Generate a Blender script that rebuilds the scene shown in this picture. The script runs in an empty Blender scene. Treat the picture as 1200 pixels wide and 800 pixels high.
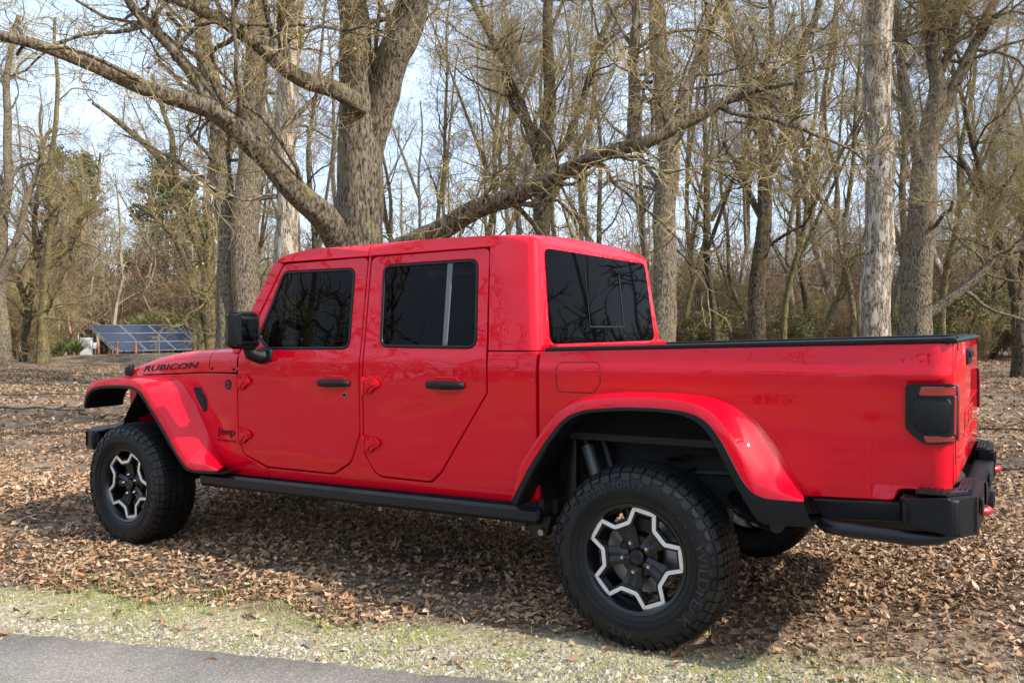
import bpy, bmesh, math, random
import numpy as np
from mathutils import Vector, Matrix
PI = math.pi
# ------------------------------------------------------------------ camera, sky, sun, exposure
sc = bpy.context.scene
COL = sc.collection
CAM = Vector((1.412, -4.173, 1.341)); YAW = 0.55309; PITCH = -0.01243; ROLL = -0.00928; FPX = 983.63
Fv = Vector((-math.sin(YAW)*math.cos(PITCH), math.cos(YAW)*math.cos(PITCH), math.sin(PITCH)))
Rv = Fv.cross(Vector((0, 0, 1))).normalized(); Uv = Rv.cross(Fv)
Rr = Rv*math.cos(ROLL) + Uv*math.sin(ROLL); Ur = Uv*math.cos(ROLL) - Rv*math.sin(ROLL)
cd = bpy.data.cameras.new('camera'); cam = bpy.data.objects.new('camera', cd); COL.objects.link(cam)
M = Matrix((Rr, Ur, -Fv)).transposed().to_4x4(); M.translation = CAM; cam.matrix_world = M
cd.sensor_width = 36; cd.sensor_fit = 'HORIZONTAL'; cd.lens = 36*FPX/1200; cd.clip_start = 0.05; cd.clip_end = 2000
sc.camera = cam
SUN_DIR = Vector((0.80, 0.045, 0.62)).normalized()      # towards the sun
EL = math.asin(SUN_DIR.z); AZ = math.atan2(SUN_DIR.x, SUN_DIR.y)
w = bpy.data.worlds.new('World'); sc.world = w; w.use_nodes = True
wn = w.node_tree; bg = wn.nodes['Background']
sky = wn.nodes.new('ShaderNodeTexSky'); sky.sky_type = 'NISHITA'; sky.sun_disc = False
sky.sun_elevation = EL; sky.sun_rotation = AZ; sky.air_density = 1.0; sky.dust_density = 2.0; sky.ozone_density = 1.0
# thin high cloud whitening the blue
tcw = wn.nodes.new('ShaderNodeTexCoord'); nzw = wn.nodes.new('ShaderNodeTexNoise'); nzw.inputs['Scale'].default_value = 2.2; nzw.inputs['Detail'].default_value = 6
wn.links.new(tcw.outputs['Generated'], nzw.inputs['Vector'])
rpw = wn.nodes.new('ShaderNodeValToRGB'); rpw.color_ramp.elements[0].position = .34; rpw.color_ramp.elements[0].color = (.30,)*3+(1,); rpw.color_ramp.elements[1].position = .68; rpw.color_ramp.elements[1].color = (.80,)*3+(1,)
wn.links.new(nzw.outputs[0], rpw.inputs[0]); mxw = wn.nodes.new('ShaderNodeMix'); mxw.data_type = 'RGBA'
wn.links.new(rpw.outputs[0], mxw.inputs[0]); wn.links.new(sky.outputs[0], mxw.inputs[6]); mxw.inputs[7].default_value = (5.9, 7.3, 9.4, 1)
wn.links.new(mxw.outputs[2], bg.inputs[0]); bg.inputs[1].default_value = 0.13
sl = bpy.data.lights.new('sun', 'SUN'); sl.energy = 3.4; sl.angle = math.radians(0.55); sl.color = (1.0, 0.93, 0.84)
so = bpy.data.objects.new('sun', sl); COL.objects.link(so); so.rotation_euler = SUN_DIR.to_track_quat('Z', 'Y').to_euler()
sc.view_settings.view_transform = 'Standard'; sc.view_settings.look = 'None'
sc.view_settings.exposure = 0.90; sc.view_settings.gamma = 1

# ------------------------------------------------------------------ helpers
def ray(px, py=388):
    return (Fv*FPX + Rr*(px-600) + Ur*(400-py))/FPX
def at(px, depth, z=0.0):                     # a spot on the ground a given depth away
    d = ray(px); p = CAM + d*depth
    return Vector((p.x, p.y, z))
def pt(px, py, depth):
    return CAM + ray(px, py)*depth

def mat(name, col, rough=0.5, metal=0.0, coat=0.0, coat_rough=0.03, spec=0.5, vary=0.0, vscale=4.0, bump=0.0, bscale=60.0, col2=None):
    m = bpy.data.materials.new(name); m.use_nodes = True; nt = m.node_tree; b = nt.nodes['Principled BSDF']
    b.inputs['Base Color'].default_value = (*col, 1); b.inputs['Roughness'].default_value = rough
    b.inputs['Metallic'].default_value = metal; b.inputs['Coat Weight'].default_value = coat
    b.inputs['Coat Roughness'].default_value = coat_rough; b.inputs['Specular IOR Level'].default_value = spec
    if vary or bump or col2:
        tc = nt.nodes.new('ShaderNodeTexCoord')
    if vary or col2:
        n = nt.nodes.new('ShaderNodeTexNoise'); n.inputs['Scale'].default_value = vscale; n.inputs['Detail'].default_value = 6
        nt.links.new(tc.outputs['Object'], n.inputs['Vector'])
        r = nt.nodes.new('ShaderNodeValToRGB'); r.color_ramp.elements[0].position = .35; r.color_ramp.elements[1].position = .65
        c2 = col2 if col2 else tuple(c*(1+vary) for c in col); c1 = col if col2 else tuple(c*(1-vary) for c in col)
        r.color_ramp.elements[0].color = (*c1, 1); r.color_ramp.elements[1].color = (*c2, 1)
        nt.links.new(n.outputs[0], r.inputs[0]); nt.links.new(r.outputs[0], b.inputs['Base Color'])
    if bump:
        n2 = nt.nodes.new('ShaderNodeTexNoise'); n2.inputs['Scale'].default_value = bscale; n2.inputs['Detail'].default_value = 4
        nt.links.new(tc.outputs['Object'], n2.inputs['Vector'])
        bp = nt.nodes.new('ShaderNodeBump'); bp.inputs['Strength'].default_value = bump; bp.inputs['Distance'].default_value = .01
        nt.links.new(n2.outputs[0], bp.inputs['Height']); nt.links.new(bp.outputs[0], b.inputs['Normal'])
    return m

RED = mat('red_paint', (0.60, 0.0001, 0.0130), .5, 0, .78, .012, .03)
RED.node_tree.nodes['Principled BSDF'].inputs['Coat IOR'].default_value = 1.47
def panel_wave(m):          # pressed sheet is never optically flat: a faint long ripple
    nt = m.node_tree; tc = nt.nodes.new('ShaderNodeTexCoord'); n = nt.nodes.new('ShaderNodeTexNoise'); n.inputs['Scale'].default_value = 2.6; n.inputs['Detail'].default_value = 1.5
    mp = nt.nodes.new('ShaderNodeMapping'); mp.inputs['Scale'].default_value = (.55, 1, 1.7); nt.links.new(tc.outputs['Object'], mp.inputs[0]); nt.links.new(mp.outputs[0], n.inputs['Vector'])
    bp = nt.nodes.new('ShaderNodeBump'); bp.inputs['Strength'].default_value = .5; bp.inputs['Distance'].default_value = .022; nt.links.new(n.outputs[0], bp.inputs['Height'])
    b = nt.nodes['Principled BSDF']; nt.links.new(bp.outputs[0], b.inputs['Coat Normal'])
panel_wave(RED)
RED_IN = mat('red_paint_inside', (0.30, 0.003, 0.006), .5)
BLK = mat('black_plastic', (0.0050, 0.0055, 0.0072), .42, spec=.26, bump=.25, bscale=500, vary=.15, vscale=20)
GAP = mat('dark_gap', (0.006, 0.006, 0.006), .8)
SATIN = mat('satin_black_steel', (0.006, 0.0066, 0.009), .36, 0, .06, .3, spec=.35)
LINER = mat('wheel_liner_plastic', (0.010, 0.010, 0.011), .7, bump=.3, bscale=80)
RUB = mat('tyre_rubber', (0.0045, 0.005, 0.006), .5, spec=.3, vscale=7, bump=.2, bscale=220, col2=(.011, .0105, .0095))
RIMB = mat('black_rim_paint', (0.005, 0.005, 0.0062), .30, 0, .25, .12, spec=.35)
MACH = mat('machined_aluminium', (0.80, 0.80, 0.81), .38, .7)
STEEL = mat('bare_steel', (0.30, 0.31, 0.33), .38, .9)
CHROME = mat('lug_nut_chrome', (0.75, 0.75, 0.76), .22, 1.0)
CHASS = mat('chassis_steel', (0.010, 0.010, 0.010), .5, vary=.5, vscale=15)
SEAL = mat('rubber_seal', (0.006, 0.0065, 0.008), .38, spec=.3)
LETTER = mat('black_decal', (0.006, 0.006, 0.007), .5, spec=.15)
HOOK = mat('red_tow_hook', (0.42, 0.006, 0.012), .4, 0, .5, .1)
SILVER = mat('silver_paint', (.45, .46, .48), .3, .8)
AMBER = mat('amber_lens', (.75, .16, .01), .15, 0, 1, .02)
SEATM = mat('black_seat_cloth', (.02, .02, .02), .8, bump=.3, bscale=300)
MIRR = mat('mirror_glass', (.75, .78, .8), .02, 1.0)
CLEAR = mat('headlight_lens', (.6, .62, .65), .08, .6, 1, .02)

def glass_mat(name, tint, spec_rough=.01):
    m = bpy.data.materials.new(name); m.use_nodes = True; nt = m.node_tree; nt.nodes.clear()
    o = nt.nodes.new('ShaderNodeOutputMaterial'); mx = nt.nodes.new('ShaderNodeMixShader'); tr = nt.nodes.new('ShaderNodeBsdfTransparent')
    gl = nt.nodes.new('ShaderNodeBsdfGlossy'); fr = nt.nodes.new('ShaderNodeFresnel'); fr.inputs[0].default_value = 1.22
    tr.inputs[0].default_value = (*tint, 1); gl.inputs['Roughness'].default_value = spec_rough
    nt.links.new(fr.outputs[0], mx.inputs[0]); nt.links.new(tr.outputs[0], mx.inputs[1]); nt.links.new(gl.outputs[0], mx.inputs[2])
    nt.links.new(mx.outputs[0], o.inputs[0]); return m
TINT = glass_mat('tinted_glass', (.035, .037, .036)); SCREEN = glass_mat('windscreen_glass', (.6, .63, .6))
LENS = mat('red_lens', (0.30, 0.003, 0.012), .12, 0, 1, .02, .5)

def link(name, me, m=None, parent=None):
    o = bpy.data.objects.new(name, me); COL.objects.link(o)
    if m is not None:
        for q in (m if isinstance(m, (list, tuple)) else [m]): me.materials.append(q)
    if parent is not None: o.parent = parent
    return o
def empty(name, loc=(0, 0, 0), label=None, cat=None, group=None):
    o = bpy.data.objects.new(name, None); COL.objects.link(o); o.location = loc; o.empty_display_size = .2
    if label: tag(o, label, cat, group)
    return o
def tag(o, label=None, cat=None, group=None, kind=None):
    if label: o['label'] = label
    if cat: o['category'] = cat
    if group: o['group'] = group
    if kind: o['kind'] = kind
    return o
def fin(bm, name, m, parent=None, smooth=35):
    bmesh.ops.recalc_face_normals(bm, faces=bm.faces)
    me = bpy.data.meshes.new(name); bm.to_mesh(me); bm.free()
    if smooth:
        me.polygons.foreach_set('use_smooth', [True]*len(me.polygons)); me.set_sharp_from_angle(angle=math.radians(smooth))
    me.update(); return link(name, me, m, parent)
def box(bm, c, s, bev=0.0, seg=2, rot=None, mi=0):
    mt = Matrix.Translation(c) @ (rot.to_4x4() if rot is not None else Matrix()) @ Matrix.Diagonal((*s, 1))
    r = bmesh.ops.create_cube(bm, size=1, matrix=mt); vs = r['verts']
    es = list({e for v in vs for e in v.link_edges}); fs = list({f for v in vs for f in v.link_faces})
    for f in fs: f.material_index = mi
    if bev: bmesh.ops.bevel(bm, geom=es, offset=bev, segments=seg, affect='EDGES', profile=.5)
def cyl(bm, p0, p1, r0, r1=None, n=16, cap=True, mi=0):
    p0 = Vector(p0); p1 = Vector(p1); r1 = r0 if r1 is None else r1; d = p1-p0
    mt = Matrix.Translation((p0+p1)/2) @ d.to_track_quat('Z', 'Y').to_matrix().to_4x4()
    r = bmesh.ops.create_cone(bm, cap_ends=cap, segments=n, radius1=r0, radius2=r1, depth=d.length, matrix=mt)
    for f in {f for v in r['verts'] for f in v.link_faces}: f.material_index = mi
def tube(bm, pts, r, n=10, mi=0):
    pts = [Vector(p) for p in pts]; rings = []
    for i, p in enumerate(pts):
        t = (pts[min(i+1, len(pts)-1)]-pts[max(i-1, 0)]).normalized()
        a = t.cross(Vector((0, 0, 1)) if abs(t.z) < .9 else Vector((1, 0, 0))).normalized(); b = t.cross(a)
        rr = r[i] if isinstance(r, (list, tuple)) else r
        rings.append([bm.verts.new(p+(a*math.cos(k*2*PI/n)+b*math.sin(k*2*PI/n))*rr) for k in range(n)])
    for A, B in zip(rings, rings[1:]):
        for k in range(n):
            f = bm.faces.new((A[k], A[(k+1) % n], B[(k+1) % n], B[k])); f.material_index = mi
    for q in (rings[0], rings[-1]):
        f = bm.faces.new(q); f.material_index = mi
def prism(bm, poly, axis, a, b, bev=0.0, seg=2, mi=0, edges=None):
    """extrude a polygon; axis 'y': poly=(x,z) between y=a..b; 'x': poly=(y,z); 'z': poly=(x,y). a,b may be functions of the point"""
    def P(q, t):
        v = t(q) if callable(t) else t
        return {'y': (q[0], v, q[1]), 'x': (v, q[0], q[1]), 'z': (q[0], q[1], v)}[axis]
    A = [bm.verts.new(P(q, a)) for q in poly]; B = [bm.verts.new(P(q, b)) for q in poly]; n = len(poly)
    fs = [bm.faces.new(A), bm.faces.new(B[::-1])]+[bm.faces.new((A[i], B[i], B[(i+1) % n], A[(i+1) % n])) for i in range(n)]
    for f in fs: f.material_index = mi
    if bev:
        es = list({e for v in A+B for e in v.link_edges})
        if edges: es = [e for e in es if edges(e)]
        bmesh.ops.bevel(bm, geom=es, offset=bev, segments=seg, affect='EDGES', profile=.5)
def lathe(bm, prof, n, cx, cz, side=1, mi=0):
    """profile (y, r) revolved about the wheel axle (Y)"""
    rings = [[bm.verts.new((cx+r*math.cos(2*PI*k/n), side*y, cz+r*math.sin(2*PI*k/n))) for k in range(n)] for y, r in prof]
    for A, B in zip(rings, rings[1:]):
        for k in range(n):
            f = bm.faces.new((A[k], A[(k+1) % n], B[(k+1) % n], B[k])); f.material_index = mi
    return rings

def fillet(poly, rad, seg=5):
    """rad: one radius or a list per vertex"""
    out = []; n = len(poly)
    for i in range(n):
        p = Vector(poly[i]); a = Vector(poly[i-1]); b = Vector(poly[(i+1) % n]); r = rad[i] if isinstance(rad, (list, tuple)) else rad
        u = (a-p); v = (b-p); lu, lv = u.length, v.length; u.normalize(); v.normalize()
        ang = u.angle(v)
        if r <= 0 or ang > PI-.02: out.append(tuple(p)); continue
        t = min(r/math.tan(ang/2), lu*.48, lv*.48)
        p0 = p+u*t; p1 = p+v*t
        for k in range(seg+1):
            s = k/seg; q = p0*(1-s)**2+p*2*s*(1-s)+p1*s*s; out.append((q.x, q.y))
    return out
def densify(poly, step):
    out = []
    for i in range(len(poly)):
        a = Vector(poly[i]); b = Vector(poly[(i+1) % len(poly)]); n = max(1, int((b-a).length/step))
        for k in range(n):
            q = a.lerp(b, k/n); out.append((q.x, q.y))
    return out
def area(poly): return .5*sum(poly[i-1][0]*poly[i][1]-poly[i][0]*poly[i-1][1] for i in range(len(poly)))
def offset(poly, d):
    """move the outline inwards by d (poly counter-clockwise)"""
    out = []; n = len(poly)
    for i in range(n):
        p = Vector(poly[i]); a = Vector(poly[i-1]); b = Vector(poly[(i+1) % n])
        e1 = (p-a).normalized(); e2 = (b-p).normalized(); n1 = Vector((-e1.y, e1.x)); n2 = Vector((-e2.y, e2.x))
        m = (n1+n2); m = m/max(.35, (1+n1.dot(n2))) if m.length > 1e-6 else n1
        out.append((p.x+m.x*d, p.y+m.y*d))
    return out

# ------------------------------------------------------------------ body surface of the truck (half width over x, z)
ZS = [0, .50, .56, .64, .80, .95, 1.10, 1.19, 1.235, 1.27, 1.70, 1.80, 2.2]; YS = [.762, .774, .790, .797, .801, .802, .801, .796, .786, .781, .7145, .70, .64]
def bodyw(x, z):
    wv = (np.interp(z-.02, ZS, YS)+np.interp(z, ZS, YS)+np.interp(z+.02, ZS, YS))/3
    if x < -2.62: wv -= .105*(-2.62-x)
    return float(wv)
def bedw(x, z):
    wv = float(np.interp(z, [.4, .6, .8, 1.0, 1.12, 1.155, 1.172, 1.20, 1.26, 1.30], [.780, .795, .800, .802, .801, .803, .801, .794, .784, .775]))
    if x > .88:
        s = min(1, (x-.88)/.05); s = s*s*(3-2*s); t = 1-min(1, max(0, (z-1.13)/.03)); t *= min(1, max(0, (z-.70)/.06))
        wv -= .014*s*t
    x0 = 1.108; r = .075
    if x > x0:
        d = min(x-x0, r*.98); wv -= r-math.sqrt(r*r-d*d)
    return wv

def panel(name, outline, m, parent, surf=bodyw, side=-1, holes=(), proud=0.0, thick=.02, edge=.004, step=.03, zstep=.04, xstep=None, label=None, zextra=()):
    """a pressed sheet panel lying on surf(x, z), with rolled edges"""
    if area(outline) < 0: outline = outline[::-1]
    outs = [densify(outline, step)]
    for h in holes:
        if area(h) > 0: h = h[::-1]
        outs.append(densify(h, step))
    bm = bmesh.new(); nm = bm.verts.layers.float_vector.new('nrm'); loops = []; allv = []
    for o in outs:
        ins = offset(o, edge); vs = [bm.verts.new((q[0], 0, q[1])) for q in ins]
        for i in range(len(vs)): bm.edges.new((vs[i-1], vs[i]))
        loops.append((o, ins, vs))
    bmesh.ops.triangle_fill(bm, edges=bm.edges[:], use_beauty=True, use_dissolve=False)
    zs_ = [q[1] for q in outs[0]]; xs_ = [q[0] for q in outs[0]]
    z = min(zs_)+zstep
    while z < max(zs_):
        bmesh.ops.bisect_plane(bm, geom=bm.verts[:]+bm.edges[:]+bm.faces[:], plane_co=(0, 0, z), plane_no=(0, 0, 1)); z += zstep
    for z in zextra:
        bmesh.ops.bisect_plane(bm, geom=bm.verts[:]+bm.edges[:]+bm.faces[:], plane_co=(0, 0, z), plane_no=(0, 0, 1))
    if xstep:
        x = min(xs_)+xstep[0]
        while x < max(xs_):
            if x > xstep[1]: bmesh.ops.bisect_plane(bm, geom=bm.verts[:]+bm.edges[:]+bm.faces[:], plane_co=(x, 0, 0), plane_no=(1, 0, 0))
            x += xstep[0]
    def sn(x, z, h=.006):
        dx = (surf(x+h, z)-surf(x-h, z))/(2*h); dz = (surf(x, z+h)-surf(x, z-h))/(2*h)
        return Vector((-dx, side, -dz)).normalized()
    for v in bm.verts:
        x, z = v.co.x, v.co.z; v.co.y = side*(surf(x, z)+proud); v[nm] = sn(x, z)
    for o, ins, vs in loops:
        n = len(o); A = []; B = []; Cc = []
        for i in range(n):
            e = Vector(o[(i+1) % n])-Vector(o[i-1]); out = Vector((e.y, 0, -e.x)).normalized(); x, z = o[i]; s = sn(x, z); wv = surf(x, z)+proud
            a = bm.verts.new((x, side*(wv-edge*.8), z)); a[nm] = (s*.45+out).normalized(); A.append(a)
            b = bm.verts.new((x, side*(wv-thick), z)); b[nm] = out; B.append(b)
        for i in range(n):
            j = (i+1) % n
            bm.faces.new((vs[i], vs[j], A[j], A[i])); bm.faces.new((A[i], A[j], B[j], B[i]))
    bmesh.ops.recalc_face_normals(bm, faces=bm.faces)
    # make sure the front looks outwards
    big = max(bm.faces, key=lambda f: f.calc_area()); big.normal_update()
    if big.normal.y*side < 0: bmesh.ops.reverse_faces(bm, faces=bm.faces[:])
    nr = [Vector(v[nm]) for v in bm.verts]
    me = bpy.data.meshes.new(name); bm.to_mesh(me); bm.free()
    me.polygons.foreach_set('use_smooth', [True]*len(me.polygons)); me.normals_split_custom_set_from_vertices(nr); me.update()
    o = link(name, me, m, parent)
    if label: o['label'] = label
    return o
def strip(name, pa, pb, m, parent, ya, yb, extra=None, n=60):
    pass
def resample(path, n, sm=True):
    P = np.array(path, float)
    d = np.r_[0, np.cumsum(np.linalg.norm(np.diff(P, axis=0), axis=1))]; t = np.linspace(0, d[-1], n)
    Q = np.stack([np.interp(t, d, P[:, k]) for k in range(P.shape[1])], 1)
    if sm:
        for _ in range(sm if isinstance(sm, int) and sm > 1 else 2):
            Q[1:-1] = (Q[:-2]+2*Q[1:-1]+Q[2:])/4
    return Q
def loft(name, rows, m, parent, smooth=50, mids=None, closed=False):
    """rows: list of (n,3) arrays skinned one to the next"""
    bm = bmesh.new(); V = [[bm.verts.new(p) for p in r] for r in rows]
    k = len(V)
    for i in range(k if closed else k-1):
        A, B = V[i], V[(i+1) % k]
        for j in range(len(A)-1):
            f = bm.faces.new((A[j], A[j+1], B[j+1], B[j]))
            if mids: f.material_index = mids[i]
    return fin(bm, name, m, parent, smooth)
# ================================================================== THE TRUCK  (X towards its tail, -Y towards the camera, Z up)
truck = empty('pickup_truck', (0, 0, 0), 'glossy red four-door pickup truck with black flare trim and off-road tyres, parked on fallen leaves', 'pickup truck')
AX_F, RW, TRK = -3.487, 0.3925, 0.818
WZ = RW-.008

# ---- wheels
TP = [(-.142+.0, .31)]
half = [(0, .3805), (.03, .3803), (.06, .379), (.085, .3765), (.105, .372), (.120, .364), (.131, .352), (.138, .337), (.1415, .318), (.1422, .298), (.139, .276), (.132, .256), (.1245, .238), (.120, .228)]
hs = [0]
for a_, b_ in zip(half, half[1:]): hs.append(hs[-1]+math.dist(a_, b_))
def carc(s, h=0.0):
    """point (y, r) on the carcass at arc length s from the crown, raised by h"""
    sg = -1 if s < 0 else 1; s = abs(s); y = float(np.interp(s, hs, [p[0] for p in half])); r = float(np.interp(s, hs, [p[1] for p in half]))
    y2 = float(np.interp(s+.004, hs, [p[0] for p in half])); r2 = float(np.interp(s+.004, hs, [p[1] for p in half]))
    y1 = float(np.interp(max(0, s-.004), hs, [p[0] for p in half])); r1 = float(np.interp(max(0, s-.004), hs, [p[1] for p in half]))
    t = Vector((y2-y1, r2-r1)).normalized(); n = Vector((-t.y, t.x)); 
    if n.y < 0 and s < .1: n = -n
    if s >= .1 and n.x < 0: n = -n
    return sg*(y+n.x*h), r+n.y*h
def polar(y, r, a): return (r*math.cos(a), y, r*math.sin(a))
def make_tyre():
    bm = bmesh.new(); n = 96
    prof = [carc(s) for s in np.linspace(-hs[-1], hs[-1], 45)]
    lathe(bm, prof, n, 0, 0)
    NB = 46; p = 2*PI/NB
    def block(poly, a0, h=.0100, mir=False, inset=.0015):
        base = []; top = []
        cs = sum(q[0] for q in poly)/len(poly); ca = sum(q[1] for q in poly)/len(poly)
        for s, a in poly:
            y, r = carc(s, -.003); base.append(bm.verts.new(polar(y, r, a0+a*p)))
            s2 = s+(cs-s)*.035; a2 = a+(ca-a)*.04; y, r = carc(s2, h); top.append(bm.verts.new(polar(y, r, a0+a2*p)))
        bm.faces.new(top); k = len(poly)
        for i in range(k): bm.faces.new((base[i], base[(i+1) % k], top[(i+1) % k], top[i]))
    for k in range(NB):
        a0 = k*p
        # centre rib, zigzag blocks in two halves
        block([(-.026, .03), (-.012, -.09), (.004, .02), (.020, -.06), (.027, .06), (.025, .46), (.010, .56), (-.006, .44), (-.022, .50)], a0)
        block([(-.022, .55), (-.006, .50), (.010, .62), (.025, .52), (.027, .95), (.020, .89), (.004, .97), (-.012, .86), (-.027, .96)], a0)
        for sg in (-1, 1):
            o = a0+(.25*p if sg > 0 else .6*p)
            block([(sg*.031, .0), (sg*.045, .11), (sg*.058, -.02), (sg*.072, .06), (sg*.070, .44), (sg*.056, .52), (sg*.043, .40), (sg*.029, .46)], o)
            block([(sg*.029, .50), (sg*.043, .45), (sg*.057, .58), (sg*.072, .50), (sg*.073, .93), (sg*.058, .92), (sg*.045, 1.05), (sg*.031, .95)], o)
            # shoulder lugs, alternately long and short, with a fine cut across each
            e = .160 if k % 2 else .148
            block([(sg*.0765, .03), (sg*.090, .12), (sg*.1005, .05), (sg*.1010, .40), (sg*.088, .47), (sg*.0765, .42)], o)
            block([(sg*.0765, .46), (sg*.088, .51), (sg*.1010, .44), (sg*.1005, .84), (sg*.090, .93), (sg*.0765, .86)], o)
            block([(sg*.1030, .04), (sg*.115, -.02), (sg*.1290, .06), (sg*.1285, .86), (sg*.115, .80), (sg*.1030, .88)], o, h=.0095)
            block([(sg*.1305, .08), (sg*(.1305+e)/2, .02), (sg*e, .12), (sg*(e+.002), .60), (sg*(e-.006), .84), (sg*.1305, .88)], o, h=.0070)
            # small sidewall lug
            if k % 2 == 0: block([(sg*.152, .9), (sg*.152, 1.5), (sg*.170, 1.35), (sg*.170, 1.05)], o, h=.004)
    # raised rings on the sidewall
    for sg in (-1, 1):
        for s in (.205, .214, .238):
            pr = [carc(sg*(s+d), h) for d, h in ((-.0022, 0), (-.001, .0025), (.001, .0025), (.0022, 0))]; lathe(bm, pr, n, 0, 0)
    # fine ribs by the bead
    for k in range(150):
        a = k*2*PI/150
        q = [carc(-s, .0022) for s in (.216, .236)]
        for d in (0,):
            v = [bm.verts.new(polar(q[0][0], q[0][1], a)), bm.verts.new(polar(q[0][0], q[0][1], a+.012)), bm.verts.new(polar(q[1][0], q[1][1], a+.012)), bm.verts.new(polar(q[1][0], q[1][1], a))]
            bm.faces.new(v)
    bm.normal_update()
    me = bpy.data.meshes.new('tyre'); bmesh.ops.recalc_face_normals(bm, faces=bm.faces); bm.to_mesh(me); bm.free()
    me.polygons.foreach_set('use_smooth', [True]*len(me.polygons)); me.set_sharp_from_angle(angle=math.radians(30)); me.materials.append(RUB)
    return me

def text_mesh(txt, bold=.0, shear=0.0, sp=1.0, depth=.02):
    cu = bpy.data.curves.new('t', 'FONT'); cu.body = txt; cu.offset = bold; cu.shear = shear; cu.space_character = sp; cu.extrude = depth; cu.resolution_u = 4
    o = bpy.data.objects.new('t', cu); COL.objects.link(o); bpy.context.view_layer.update()
    dg = bpy.context.evaluated_depsgraph_get(); me = bpy.data.meshes.new_from_object(o.evaluated_get(dg)); bpy.data.objects.remove(o); bpy.data.curves.remove(cu)
    co = np.zeros(len(me.vertices)*3); me.vertices.foreach_get('co', co); co = co.reshape(-1, 3)
    mn, mx = co.min(0), co.max(0); uvw = (co-mn)/(mx-mn); return me, uvw, (mx-mn)
def map_text(name, txt, fn, m, parent, **kw):
    me, uvw, sz = text_mesh(txt, **kw); co = np.array([fn(*q) for q in uvw]); me.vertices.foreach_set('co', co.ravel()); me.materials.clear(); me.update()
    me.name = name; return link(name, me, m, parent)

def wheel_face():
    """barrel, five spokes and star ring; outward is -Y"""
    bm = bmesh.new(); n = 80
    lathe(bm, [(.11, .228), (.10, .222), (.09, .205), (-.05, .198), (-.09, .205), (-.108, .214), (-.118, .218), (-.124, .226), (-.126, .2325), (-.120, .235), (-.112, .233)], n, 0, 0)
    lathe(bm, [(-.060, .0), (-.060, .085), (-.035, .10), (-.03, .0)], 40, 0, 0)
    me_rings = None
    for k in range(5):
        a = math.radians(36+72*k)
        ca, sa = math.cos(a), math.sin(a)
        def L(r, t, y): return (r*ca-t*sa, y, r*sa+t*ca)
        # spoke: hub end to ring flat, ridged with two creases
        sec = []
        for (r, hw, yf, yb) in ((.040, .027, -.080, -.05), (.075, .033, -.078, -.045), (.11, .041, -.084, -.055), (.145, .043, -.094, -.07), (.166, .043, -.099, -.08)):
            sec.append([bm.verts.new(L(r, -hw, yb)), bm.verts.new(L(r, -hw, yf+.008)), bm.verts.new(L(r, -hw*.45, yf)), bm.verts.new(L(r, 0, yf+.006)), bm.verts.new(L(r, hw*.45, yf)), bm.verts.new(L(r, hw, yf+.008)), bm.verts.new(L(r, hw, yb))])
        for A, B in zip(sec, sec[1:]):
            for i in range(7): bm.faces.new((A[i], A[(i+1) % 7], B[(i+1) % 7], B[i]))
        bm.faces.new(sec[-1])
        # bridge between ring and barrel at the flats
        for sg in (-1, 1):
            pass
    return bm
def star(r_out, r_in, inset=0.0, ao=14, ai=24.5):
    P = []
    for k in range(5):
        c = 72*k
        for d, r in ((-ai, r_in), (-ao, r_out), (ao, r_out), (ai, r_in)):
            P.append((r*math.cos(math.radians(c+d)), r*math.sin(math.radians(c+d))))
    P = fillet(P, .012, 3)
    return offset(P, inset) if inset else P
def make_wheel_meshes():
    bm = wheel_face()
    # black under-ring
    def ring(bm, o_in, i_in, yf, yb, ch=.0):
        O = star(.218, .157, o_in); I = star(.218, .157, i_in); n = len(O)
        rows = []
        for P, y in ((O, yb), (O, yf+ch), (offset(O, ch) if ch else O, yf), (offset(I, -ch) if ch else I, yf), (I, yf+ch), (I, yb)): rows.append([bm.verts.new((q[0], y, q[1])) for q in P])
        for A, B in zip(rows, rows[1:]+rows[:1]):
            for i in range(n):
                try: bm.faces.new((A[i], A[(i+1) % n], B[(i+1) % n], B[i]))
                except Exception: pass
    ring(bm, -.004, .027, -.099, -.070, .002)
    for k in range(5):                                  # lobes meet the barrel
        a = math.radians(72*k)
        for dd in (-12, 12):
            q = a+math.radians(dd); prismv = [(.205, -.006), (.205, .006), (.222, .006), (.222, -.006)]
            vs = [[bm.verts.new((r*math.cos(q)-t*math.sin(q), y, r*math.sin(q)+t*math.cos(q))) for r, t in prismv] for y in (-.095, -.06)]
            bm.faces.new(vs[0]); 
            for i in range(4): bm.faces.new((vs[0][i], vs[0][(i+1) % 4], vs[1][(i+1) % 4], vs[1][i]))
    bmesh.ops.recalc_face_normals(bm, faces=bm.faces)
    me1 = bpy.data.meshes.new('wheel'); bm.to_mesh(me1); bm.free(); me1.materials.append(RIMB)
    bm = bmesh.new(); ring(bm, 0, .0170, -.1035, -.095, .0012); bmesh.ops.recalc_face_normals(bm, faces=bm.faces)
    me2 = bpy.data.meshes.new('rim_trim'); bm.to_mesh(me2); bm.free(); me2.materials.append(MACH)
    for me in (me1, me2):
        me.polygons.foreach_set('use_smooth', [True]*len(me.polygons)); me.set_sharp_from_angle(angle=math.radians(28))
    return me1, me2
def capm():
    bm = bmesh.new(); lathe(bm, [(-.06, .034), (-.088, .034), (-.093, .030), (-.094, .018), (-.0925, .016), (-.0925, .0005)], 32, 0, 0); bmesh.ops.recalc_face_normals(bm, faces=bm.faces)
    me = bpy.data.meshes.new('centre_cap'); bm.to_mesh(me); bm.free(); me.polygons.foreach_set('use_smooth', [True]*len(me.polygons)); me.set_sharp_from_angle(angle=.6); me.materials.append(RIMB); return me
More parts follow.
